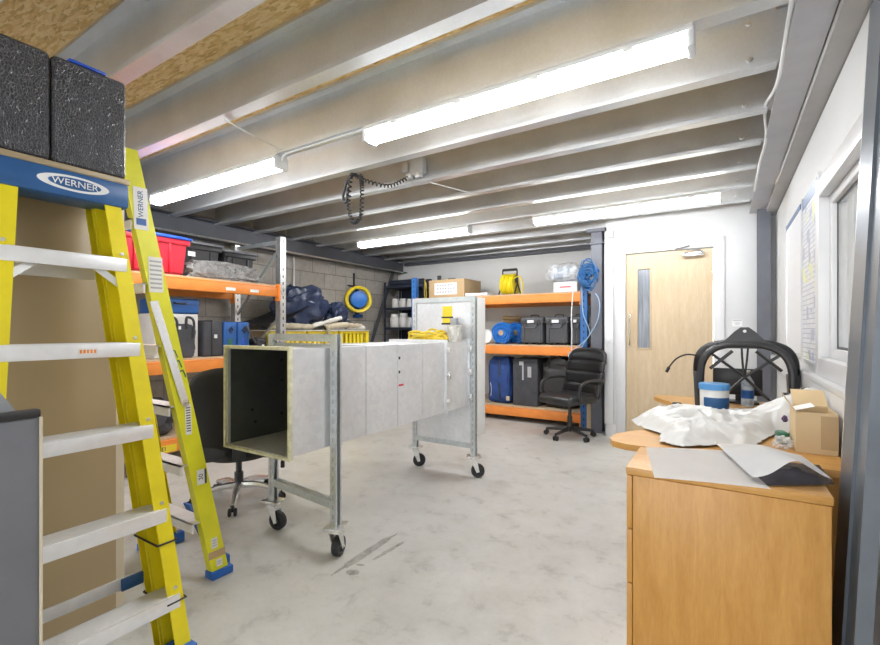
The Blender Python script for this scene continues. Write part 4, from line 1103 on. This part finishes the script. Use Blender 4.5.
part('cable', b, 'yellow_hose', t)
part('drum', B().cyl(c_+V((-.095, 0, 0)), c_+V((.095, 0, 0)), .108, n=24), 'yellow_hose', t)
b = B()
for s in (-1, 1): b.tube([c_+V((s*.115, -.11, -.143)), c_+V((s*.112, -.01, .0)), c_+V((s*.105, 0, .20))], .010, 6); b.tube([c_+V((s*.115, .12, -.143)), c_+V((s*.112, .01, 0.0)), c_+V((s*.105, .0, .20))], .010, 6)
b.tube([c_+V((-.105, 0, .20)), c_+V((.105, 0, .20))], .018, 8); b.box(c_+V((.115, -.05, .06)), (.02, .05, .10), .008)
part('stand', b, 'black_plastic', t)
part('loose_end', B().tube(rope_curve([c_+V((.10, -.12, .06)), c_+V((.18, -.08, .09)), c_+V((.21, -.05, -.03)), c_+V((.19, -.06, -.144))], 20), .009, 6), 'yellow_hose', t)
t = thing('plastic_bag', 'clear plastic bag of pale blue packets on the top rack shelf', 'bag', (-1.72, 5.8, SR[2]+.135))
part('bag_skin', B().blob((-1.74, 5.80, SR[2]+.262), (.23, .15, .12), 6, .16, 1.8, .97, boxy=.65), 'clear', t)
b = B(); b.box((-1.80, 5.80, SR[2]+.22), (.20, .18, .06), .02, rz=.1); b.box((-1.70, 5.79, SR[2]+.29), (.22, .16, .06), .02, rz=-.2)
part('packets', b, 'cable_pale', t)
t = thing('white_carton', 'low white carton with red print under the clear plastic bag', 'box', (-1.7, 5.8, SR[2]))
part('carton', B().bb((-1.84, 5.66, SR[2]+.001), (-1.54, 5.95, SR[2]+.133), .004), 'paper', t); part('red_print', B().bb((-1.76, 5.6585, SR[2]+.06), (-1.62, 5.66, SR[2]+.075)), 'red', t)
b = B()
for j in range(26):
    a0 = rnd.uniform(0, 6); rr = rnd.uniform(.055, .14); zz = rnd.uniform(-.04, .06); ex = rnd.uniform(.6, 1.1)
    b.tube([(-1.345+rr*math.cos(a)*ex+.03*noise.noise(V((j*3.3, math.cos(a)*1.5, math.sin(a)*1.5))), 5.45+.055*math.sin(a+a0)+.02*math.sin(j), 1.83+rr*math.sin(a)*1.05+.04*noise.noise(V((math.cos(a)*1.5, math.sin(a)*1.5, j*2.7)))+zz) for a in [2*PI*k/26 for k in range(26)]], .0085, 5, True)
part_blue = solo('air_hose_coil', b, 'cable_blue', 'tangle of blue air hose hung on the rack corner post', 'hose')
for pts, lb, m in (([(-1.44, 5.49, 1.75), (-1.42, 5.48, 1.4), (-1.34, 5.47, 1.15), (-1.50, 5.45, .98), (-1.58, 5.43, .90), (-1.52, 5.42, .84), (-1.38, 5.43, .93)], 'pale blue hose drooping from the tangle to behind the chair', 'cable_pale'),
                   ([(-1.36, 5.50, 1.72), (-1.22, 5.40, 1.55), (-1.24, 5.40, 1.3), (-1.40, 5.46, 1.05), (-1.50, 5.47, .9)], 'pale hose looping out beside the dark column', 'cable_pale'),
                   ([(-1.54, 5.49, 1.70), (-1.56, 5.48, 1.4), (-1.555, 5.48, 1.2), (-1.56, 5.49, .95)], 'thin white lead hanging before the third grey case', 'cable_white')):
    solo('hanging_hose', B().tube(rope_curve(pts, 40), .007, 6), m, lb, 'hose', 'hoses hanging at the rack corner')
# grey hard cases
def hard_case(x0, x1, label):
    y0, y1, z, h = 5.62, 6.02, SR[1]+.001, .375
    t = thing('hard_case', label, 'case', ((x0+x1)/2, (y0+y1)/2, z), group='grey hard cases')
    xm = (x0+x1)/2; hw = min(.075, (x1-x0)*.3); lx = min(.10, (x1-x0)*.33)
    b = B().bb((x0+.008, y0+.01, z+.02), (x1-.008, y1, z+h*.76), .02, 3)
    b.bb((x0+.035, y0-.002, z+.02), (x0+.06, y0+.02, z+h*.7), .006); b.bb((x1-.06, y0-.002, z+.02), (x1-.035, y0+.02, z+h*.7), .006)
    part('shell', b, 'grey_case', t)
    part('lid', B().bb((x0, y0, z+h*.76), (x1, y1+.008, z+h*.955), .02, 3).bb((x0-.006, y0-.006, z+h*.74), (x1+.006, y1+.012, z+h*.79), .006), 'grey_case', t)
    part('handle', B().tube(rope_curve([(xm-hw, y0, z+h*.72), (xm-hw, y0-.035, z+h*.66), (xm-hw*.8, y0-.04, z+h*.58), (xm, y0-.042, z+h*.57), (xm+hw*.8, y0-.04, z+h*.58), (xm+hw, y0-.035, z+h*.66), (xm+hw, y0, z+h*.72)], 24), .012, 8), 'grey_case', t)
    part('nameplate', B().box((xm-.01, y0-.008, z+h*.80), (min(.085, hw*1.2), .004, .035)), 'zinc', t)
    for s in (-1, 1):
        part('latch', B().box((xm+s*lx, y0-.008, z+h*.77), (.04, .014, .07), .004), 'black_plastic', t)
        parts('foot', B().cyl((xm+s*lx*.9, y0+.06, z), (xm+s*lx*.9, y0+.06, z+.03), .025, n=14).cyl((xm+s*lx*.9, y1-.06, z), (xm+s*lx*.9, y1-.06, z+.03), .025, n=14), 'black_rub', t)
    part('top_handle', B().tube(rope_curve([(xm-hw*.7, 5.75, z+h*.955), (xm-hw*.6, 5.75, z+h*1.02), (xm+hw*.6, 5.75, z+h*1.02), (xm+hw*.7, 5.75, z+h*.955)], 16), .008, 6), 'black_plastic', t)
hard_case(-2.275, -1.965, 'grey hard case next to the blue hose reels'); hard_case(-1.94, -1.645, 'grey hard case in the middle of the three'); hard_case(-1.615, -1.485, 'slim grey hard case at the blue corner post')
# blue hose reels
def blue_reel(x, y, label):
    t = thing('hose_drum', label, 'hose reel', (x, y, SR[1]), group='blue hose reels')
    c_ = V((x, y, SR[1]+.152)); b = B()
    for j in range(4):
        for q in range(3):
            R_ = .075+.028*q; b.tube([c_+V(((R_+.004*math.sin(5*a+j))*math.cos(a), -.055+.034*j+.008*math.sin(3*a+q*2+j), (R_+.004*math.sin(5*a+j))*math.sin(a))) for a in [2*PI*k/28 for k in range(28)]], .0115, 6, True)
    part('hose', b, 'blue_hose', t)
    part('hub', B().cyl(c_+V((0, -.055, 0)), c_+V((0, .05, 0)), .062, n=22, bev=.006), 'blue_hose', t)
    part('hub_cap', B().cyl(c_+V((0, -.062, 0)), c_+V((0, -.054, 0)), .036, n=18), 'cardboard', t)
    part('stand', B().box(c_+V((-.07, 0, -.14)), (.03, .16, .02), .004).box(c_+V((.07, 0, -.14)), (.03, .16, .02), .004).tube([c_+V((-.07, .075, -.13)), c_+V((0, .075, 0)), c_+V((.07, .075, -.13))], .01, 6), 'blue_case', t)
blue_reel(-2.57, 5.72, 'blue hose reel facing out on the middle shelf'); blue_reel(-2.455, 5.93, 'blue hose reel set back beside the first grey case')
solo('red_white_reel', B().lathe([(0, -.03), (.05, -.03), (.09, -.02), (.10, 0), (.09, .02), (0, .03)], (-2.80, 5.68, SR[1]+.101), 26, (0, -1, 0)), 'label_white', 'round white reel standing by the duct end panel', 'reel')
b = B()
for k in range(7): b.tube([(-2.64+(.13+.012*math.sin(k))*math.cos(a), 6.20+.09*math.sin(a), SR[1]+.036+.055*k+.008*math.sin(2*a+k)) for a in [2*PI*q/24 for q in range(24)]], .026, 6, True)
solo('brown_hose_coil', b, 'cardboard', 'coil of brown hose stacked behind the blue reels', 'hose')
# bottom shelf
t = thing('holdall', 'upright navy blue fabric holdall on the bottom rack shelf', 'bag', (-2.62, 5.8, SR[0]))
part('body', B().blob((-2.60, 5.81, SR[0]+.315), (.175, .175, .315), 11, .10, 2.2, .99, boxy=.4), 'blue_fabric', t)
part('strap', B().bb((-2.60, 5.632, SR[0]+.05), (-2.565, 5.642, SR[0]+.6), .003), 'navy_tarp', t)
part('zip', B().tube(rope_curve([(-2.71, 5.64, SR[0]+.1), (-2.70, 5.632, SR[0]+.2), (-2.715, 5.635, SR[0]+.28)], 10), .006, 5), 'zinc', t)
part('badge', B().box((-2.46, 5.638, SR[0]+.08), (.05, .006, .06), .002), 'canvas', t)
t = thing('trunk_case', 'black upright case with grey tags on the bottom rack shelf', 'case', (-2.20, 5.8, SR[0]))
part('shell', B().bb((-2.385, 5.63, SR[0]+.001), (-2.04, 6.05, SR[0]+.62), .012), 'charcoal_fabric', t)
b = B(); b.box((-2.24, 5.626, SR[0]+.44), (.02, .006, .2)); b.box((-2.15, 5.626, SR[0]+.45), (.05, .006, .14)); b.box((-2.26, 5.624, SR[0]+.56), (.06, .008, .05))
parts('tag_label', b, 'print_grey', t); part('edge_band', B().bb((-2.39, 5.623, SR[0]+.59), (-2.036, 6.055, SR[0]+.605), .003), 'black_plastic', t)
t = thing('padded_bag', 'bulky black padded bag on the bottom shelf behind the swivel chair', 'bag', (-1.80, 5.85, SR[0]))
part('body', B().blob((-1.80, 5.83, SR[0]+.315), (.205, .185, .315), 14, .13, 2.6, .99, boxy=.42), 'charcoal_shell', t)
part('handle', B().tube(rope_curve([(-1.88, 5.70, SR[0]+.60), (-1.86, 5.66, SR[0]+.665), (-1.76, 5.66, SR[0]+.665), (-1.74, 5.70, SR[0]+.60)], 16), .012, 6), 'black_fabric', t)
solo('timber_batten', B().box((-1.345, 5.46, .46), (.05, .03, .92), .003), 'cardboard_pale', 'pale timber batten upright between rack and dark column', 'batten')

# ================================================================== DESK AREA
TZ = .73
def desk():
    t = thing('desk', 'oak effect desk with a concave front along the right wall', 'desk', (.0, 2.8, 0))
    Y0_, Y1_ = 1.985, 3.62
    left = []
    n = 40
    for i in range(n+1):
        u = i/n; y = Y0_+(Y1_-Y0_)*u
        x = -.42+.30*math.sin(PI*min(1, max(0, (u-.10)/.84)))**1.2 if .10 < u < .94 else -.42
        left.append((x, y))
    # rounded corners
    left[0] = (-.34, Y0_); left[1] = (-.40, Y0_+.03); left[-1] = (-.40, Y1_)
    sec = left+[(XR-.055, Y1_), (XR-.055, Y0_)]
    b = B(); bm = bmesh.new()
    f = bm.faces.new([bm.verts.new((x, y, TZ-.025)) for x, y in sec])
    r = bmesh.ops.extrude_face_region(bm, geom=[f]); bmesh.ops.translate(bm, vec=(0, 0, .025), verts=[v for v in r['geom'] if isinstance(v, bmesh.types.BMVert)])
    b.add(bm); part('desktop', b, 'oak_top', t)
    for y in (2.06, 3.54): part('end_panel', B().bb((-.25, y-.0125, 0), (XR-.07, y+.0125, TZ-.026), .002), 'oak', t)
    part('modesty_panel', B().bb((.30, 2.075, .25), (.318, 3.525, TZ-.026), .002), 'oak', t)
desk()
PX0, PX1, PY0, PY1 = -.285, .262, 1.655, 1.972
t = thing('drawer_pedestal', 'oak effect drawer pedestal in the right foreground', 'drawer unit', ((PX0+PX1)/2, (PY0+PY1)/2, 0))
part('carcass', B().bb((PX0+.022, PY0+.004, .0), (PX1-.004, PY1-.004, .703), .002), 'oak', t)
part('top', B().bb((PX0, PY0, .705), (PX1, PY1, .73), .003), 'oak_top', t)
for z0, z1 in ((.02, .33), (.335, .515), (.52, .70)):
    o = part('drawer', B().bb((PX0+.002, PY0+.006, z0), (PX0+.020, PY1-.006, z1), .002), 'oak', t)
    part('handle', B().bb((PX0-.012, PY0+.1, z1-.05), (PX0+.003, PY1-.1, z1-.04), .003), 'zinc', o)
# papers
def sheetgrid(name, corners, label, hfun, nu=20, nv=16, m='paper', th=.0012, cat='paper'):
    A, Bc, Cc, D = [V(c) for c in corners]
    def f(u, v):
        p = (A*(1-u)+Bc*u)*(1-v)+(D*(1-u)+Cc*u)*v
        return p+V((0, 0, hfun(u, v)))
    return solo(name, B().grid(f, nu, nv, th), m, label, cat)
sheetgrid('paper_folder', [(-.262, 1.955, .7335), (.02, 2.065, .7335), (.118, 1.632, .7335), (-.185, 1.565, .7335)], 'white paper folder lying open across the front of the pedestal', lambda u, v: .0016+.002*math.sin(u*PI), m='paper')
sheetgrid('curled_sheet', [(-.03, 2.11, .742), (.235, 2.05, .742), (.275, 1.76, .742), (.075, 1.665, .742)], 'curled white sheet rising over the dark plastic sleeve', lambda u, v: .004+.055*math.exp(-((u-.55)/.28)**2)*(.3+.7*v)+.012*math.sin(u*5)*v*0+.006)
sheetgrid('plastic_sleeve', [(.07, 1.98, .7315), (.28, 2.02, .7315), (.285, 1.79, .7315), (.10, 1.66, .7315)], 'dark plastic sleeve under the curled white sheet', lambda u, v: .002+.016*math.sin(u*PI)*math.sin(v*PI)*(1+.5*noise.noise(V((u*6, v*6, 2)))), m='dark_plastic', th=.001, cat='plastic sleeve')
# white polythene heap
outline = [(-.41, 2.47), (-.35, 2.34), (-.24, 2.22), (-.235, 2.06), (-.13, 2.01), (-.04, 2.10), (.03, 2.16), (.055, 2.10), (.11, 2.17), (.15, 2.33), (.21, 2.50), (.30, 2.47), (.40, 2.44), (.41, 2.62), (.40, 2.9), (.20, 2.97), (.02, 2.92), (-.12, 2.86), (-.25, 2.74), (-.35, 2.6)]
def inside(x, y):
    c = False; n = len(outline)
    for i in range(n):
        (x0, y0), (x1, y1) = outline[i], outline[(i+1) % n]
        if (y0 > y) != (y1 > y) and x < (x1-x0)*(y-y0)/(y1-y0)+x0: c = not c
    return c
def edge_d(x, y):
    best = 9
    n = len(outline)
    for i in range(n):
        a, b_ = V((*outline[i], 0)), V((*outline[(i+1) % n], 0)); p = V((x, y, 0)); d = b_-a
        q = a+d*max(0, min(1, (p-a).dot(d)/d.dot(d))); best = min(best, (p-q).length)
    return best
def heap_h(x, y):
    e = min(1, edge_d(x, y)/(.07 if x < .2 else .045)); e = e*e*(3-2*e)
    g = .035+.155*math.exp(-((x-.33)/.17)**2-((y-2.66)/.17)**2)+.055*math.exp(-((x+.13)/.2)**2-((y-2.50)/.17)**2)+.035*math.exp(-((x+.05)/.13)**2-((y-2.22)/.1)**2)
    p = V((x*7, y*7, 0)); w = V((noise.noise(p*.7), noise.noise(p*.7+V((5, 1, 2))), 0))*.6
    r1 = 1-abs(noise.noise(p+w)); r2 = 1-abs(noise.noise(p*2.2+w*2+V((3, 3, 3)))); r3 = 1-abs(noise.noise(p*4.6+w*2+V((9, 1, 4))))
    return .004+e*(g+.035*(r1-.75)+.030*(r2-.75)+.013*(r3-.75))+(1-e)*.006*r2
b = B(); bm = b.bm; NX, NY = 92, 104; vs = {}
for i in range(NX+1):
    for j in range(NY+1):
        x, y = -.42+.84*i/NX, 1.99+1.0*j/NY
        if inside(x, y): vs[i, j] = bm.verts.new((x, y, TZ+max(.003, heap_h(x, y))))
for (i, j) in list(vs):
    q = [(i, j), (i+1, j), (i+1, j+1), (i, j+1)]
    if all(k in vs for k in q): bm.faces.new([vs[k] for k in q])
bmesh.ops.delete(bm, geom=[v for v in bm.verts if not v.link_faces], context='VERTS')
bmesh.ops.smooth_vert(bm, verts=[v for v in bm.verts if v.is_boundary], factor=.5, use_axis_x=True, use_axis_y=True, use_axis_z=False)
bmesh.ops.smooth_vert(bm, verts=[v for v in bm.verts if v.is_boundary], factor=.5, use_axis_x=True, use_axis_y=True, use_axis_z=False)
solo('polythene_sheet', b, 'sheet', 'crumpled white polythene sheet heaped on the desk', 'sheet', sharp=2.5)
# open cardboard box
t = thing('cardboard_box', 'small open cardboard box on the desk against the leaning panel', 'box', (.31, 2.28, TZ))
z = TZ+.001; x0, x1, y0, y1, h = .235, .36, 2.20, 2.38, .155
b = B(); th = .004
b.bb((x0, y0, z), (x1, y1, z+th)); b.bb((x0, y0, z), (x0+th, y1, z+h)); b.bb((x1-th, y0, z), (x1, y1, z+h)); b.bb((x0, y0, z), (x1, y0+th, z+h)); b.bb((x0, y1-th, z), (x1, y1, z+h))
part('carton', b, 'cardboard_pale', t)
part('flap', B().sweep([(0, 0), (.09, .055), (.09, .059), (0, .004)], (x0+.01, y1, z+h), (x1-.003, y1, z+h), (0, 1, 0), (0, 0, 1)), 'cardboard_pale', t)
part('flap', B().sweep([(0, 0), (-.03, .05), (-.03, .054), (0, .004)], (x0, y0+.01, z+h), (x0, y1-.01, z+h), (1, 0, 0), (0, 0, 1)), 'cardboard_pale', t)
part('tape', B().bb((x0+.075, y0-.001, z+.02), (x1+.001, y0, z+h-.01)), 'cardboard', t)
part('paper_slip', B().sweep([(0, 0), (.06, .02), (.06, .022), (0, .002)], (x0+.0, y0+.02, z+h+.001), (x0+.0, y0+.12, z+h+.001), (1, 0, 0), (0, 0, 1)), 'paper', t)
# bits under the sheet edge
solo('green_packet', B().box((.205, 2.335, TZ+.026), (.035, .07, .05), .008, rz=.2), 'green', 'dark green packet tucked beside the open cardboard box', 'packet')
solo('dark_cloth', B().blob((.222, 2.42, TZ+.09), (.010, .028, .012), 21, .35, 2), 'purple', 'dark purple cloth poking out by the cardboard box', 'cloth')
solo('clear_wrapper', B().blob((.20, 2.245, TZ+.022), (.03, .03, .024), 22, .45, 3, .9), 'clear', 'crumpled clear wrapper on the desk beside the cardboard box', 'wrapper')
# tub of wipes
t = thing('wipes_tub', 'white tub with a blue lid standing before the black frame', 'tub', (-.045, 3.02, TZ))
c_ = (-.045, 3.02, TZ+.001)
part('body', B().lathe([(0, 0), (.066, 0), (.07, .005), (.073, .14), (0, .14)], c_, 30), 'label_white', t)
part('lid', B().lathe([(0, .165), (.074, .165), (.078, .16), (.078, .132), (.070, .132)], c_, 30), 'tub_lid', t)
b = B(); b.lathe([(.0735, .02), (.0745, .07), (.0745, .085), (.0735, .09)], c_, 30)
for v in list(b.bm.verts):
    pass
lab = [f for f in b.bm.faces if not (-2.4 < math.atan2(f.calc_center_median().y-c_[1], f.calc_center_median().x-c_[0]) < -.2)]
bmesh.ops.delete(b.bm, geom=lab, context='FACES'); part('label_band', b, 'blue_cap', t)
# water bottle
t = thing('water_bottle', 'clear water bottle standing behind the black frame', 'bottle', (.125, 3.40, TZ))
part('body', B().lathe([(0, 0), (.032, 0), (.034, .01), (.034, .15), (.014, .185), (.013, .205), (0, .205)], (.125, 3.36, TZ+.001), 22), 'bottle', t)
part('label_band', B().lathe([(.0345, .05), (.0345, .10)], (.125, 3.36, TZ+.001), 22), 'blue_case', t); part('cap', B().cyl((.125, 3.36, TZ+.206), (.125, 3.36, TZ+.222), .015, n=14), 'label_white', t)
# black arched frame
t = thing('arched_frame', 'black arched frame with crossed struts standing on the desk', 'frame', (.10, 3.22, TZ))
FX, FY = .105, 3.20; z0 = TZ+.001
def arch_pts(hw, h, n=30, yo=0, r_=.7, x_=FX):
    out = [(x_-hw*.98, FY+yo, z0+.012), (x_-hw, FY+yo, z0+h*.3)]
    for k in range(n+1):
        a = PI-PI*k/n; out.append((x_+hw*math.copysign(abs(math.cos(a))**r_, math.cos(a)), FY+yo, z0+h*.42+h*.58*math.sin(a)**r_))
    out += [(x_+hw, FY+yo, z0+h*.3), (x_+hw*.98, FY+yo, z0+.012)]
    return out
part('front_ring', B().tube(rope_curve(arch_pts(.225, .385), 70), .021, 10), 'black_plastic', t)
hw, hh = .255, .405
def hood(u, v):
    a = PI*(1-u); cx = math.copysign(abs(math.cos(a))**.6, math.cos(a)); sx_ = math.sin(a)**.6
    bulge = 1+.10*math.sin(v*PI)
    return V((FX+(.215+.05*v)*cx*bulge, FY+.02+.13*v, z0+.19+(.19+.02*v)*sx_*bulge))
part('hood', B().grid(hood, 40, 8, .012), 'black_plastic', t)
b = B()
for s in (-1, 1): b.sweep([(-.02, 0), (.02, 0), (.025, .21), (-.03, .21)], (FX+s*.235, FY+.02, z0), (FX+s*.235, FY+.13, z0), (1, 0, 0), (0, 0, 1))
parts('side_cheek', b, 'black_plastic', t)
b = B(); b.sweep([(-.15, .385), (-.10, .405), (-.05, .46), (-.02, .485), (.02, .485), (.05, .46), (.10, .405), (.15, .385), (.1, .36), (-.1, .36)], (FX, FY-.01, z0), (FX, FY+.05, z0), (1, 0, 0), (0, 0, 1))
o = part('top_lug', b, 'black_plastic', t); part('lug_bolt', B().cyl((FX, FY-.013, z0+.462), (FX, FY-.008, z0+.462), .009, n=12), 'label_white', o)
b = B()
cpt = (FX, FY+.03, z0+.19)
for q in ((FX-.185, FY+.0, z0+.34), (FX+.185, FY+.0, z0+.34), (FX-.12, FY+.0, z0+.06), (FX+.15, FY+.0, z0+.03)): b.tube([cpt, q], .0085, 7)
b.tube([(FX-.175, FY, z0+.235), (FX-.06, FY, z0+.345)], .0095, 7); b.tube([(FX+.175, FY, z0+.235), (FX+.055, FY, z0+.345)], .0095, 7)
part('cross_strut', b, 'black_plastic', t)
part('hanging_lead', B().tube(rope_curve([(FX-.015, FY, z0+.385), (FX-.012, FY-.01, z0+.30), (FX-.002, FY+.0, z0+.20), (FX+.01, FY, z0+.28), (FX+.018, FY, z0+.385)], 30), .006, 6), 'black_rub', t)
solo('gooseneck_lead', B().tube(rope_curve([(-.125, 3.19, TZ+.31), (-.19, 3.19, TZ+.318), (-.25, 3.18, TZ+.29), (-.295, 3.17, TZ+.23)], 20), .005, 6).tube([(-.29, 3.17, TZ+.236), (-.305, 3.167, TZ+.205)], .010, 7), 'black_rub', 'thin black gooseneck lead sticking out left of the black frame', 'cable')
solo('usb_clip', B().box((-.245, 3.15, TZ+.012), (.05, .02, .02), .005).tube(rope_curve([(-.22, 3.15, TZ+.012), (-.18, 3.14, TZ+.009), (-.165, 3.13, TZ+.008)], 8), .004, 6), 'black_plastic', 'small black clip on the desk left of the black frame', 'clip')
# monitor behind frame, router by the wall
t = thing('monitor', 'low black monitor behind the arched frame', 'monitor', (.08, 3.52, TZ))
part('screen', B().bb((-.06, 3.50, TZ+.05), (.21, 3.53, TZ+.22), .006), 'black_plastic', t); part('stand', B().box((.09, 3.53, TZ+.035), (.05, .03, .07), .004).box((.09, 3.515, TZ+.006), (.2, .14, .012), .004), 'black_plastic', t)
t = thing('router', 'small black box with a curved lead by the right wall', 'box', (.335, 3.02, TZ))
part('body', B().bb((.27, 2.99, TZ+.001), (.36, 3.08, TZ+.13), .006), 'black_plastic', t)
part('lead', B().tube(rope_curve([(.33, 3.0, TZ+.13), (.34, 2.92, TZ+.17), (.35, 2.80, TZ+.19), (.357, 2.72, TZ+.18)], 16), .004, 6), 'black_rub', t)

# leaning panel by the right wall
t = thing('leaning_panel', 'tall slate grey metal panel with bright edge leaning on the right wall', 'panel', (.31, 1.7, 0))
P0, P1 = V((.300, 0, .0)), V((.406, 0, 2.22)); up = (P1-P0).normalized(); nx = V((-up.z, 0, up.x))
def strip_(nm, y0, y1, d0, d1, m): 
    return part(nm, B().sweep([(y0, d0), (y1, d0), (y1, d1), (y0, d1)], P0, P1, (0, 1, 0), nx), m, t)
strip_('panel_leaf', 1.60, 1.93, -.012, .014, 'column2'); strip_('edge_trim', 1.93, 1.948, -.012, .012, 'aluminium')
strip_('raised_rib', 1.74, 1.755, .014, .022, 'column2'); strip_('raised_rib', 1.60, 1.63, .014, .024, 'column2'); strip_('groove_line', 1.757, 1.761, .014, .0155, 'zinc')

# floor stains
b = B()
for (x, y, L, W, a) in ((-1.63, 1.86, .50, .05, 1.60), (-1.555, 1.665, .07, .05, .3), (-1.54, 1.95, .26, .028, 1.52), (-1.57, 1.74, .05, .02, .3)):
    n = 26; vv = []
    for k in range(n):
        q = 2*PI*k/n; r_ = 1+.35*noise.noise(V((k*.7, x*9, y*9)))
        p = V((math.cos(q)*L/2*r_, math.sin(q)*W/2*r_, 0)); p.rotate(Matrix.Rotation(a, 3, 'Z')); vv.append(b.bm.verts.new((x+p.x, y+p.y, .0008)))
    b.bm.faces.new(vv)
o = solo('floor_stain', b, 'stain', 'dark tyre-like stains on the concrete beside the front castor', 'stain', kind='stuff')

# ================================================================== LIGHT, CAMERA
w = bpy.data.worlds.new('World'); sc.world = w; w.use_nodes = True
bg = w.node_tree.nodes['Background']; bg.inputs['Color'].default_value = (.93, .965, 1, 1); bg.inputs['Strength'].default_value = 3.2
cam = bpy.data.cameras.new('Camera'); co = bpy.data.objects.new('Camera', cam); col.objects.link(co)
co.location = (0, 0, 1.2); co.rotation_euler = (PI/2, 0, math.radians(32.1))
cam.sensor_width = 36; cam.lens = 36*452/880; cam.shift_y = 7.5/880; cam.clip_start = .05
sc.camera = co
sc.view_settings.view_transform = 'Standard'; sc.view_settings.look = 'None'; sc.view_settings.exposure = .38; sc.view_settings.gamma = 1; sc.view_settings.use_curve_mapping = False
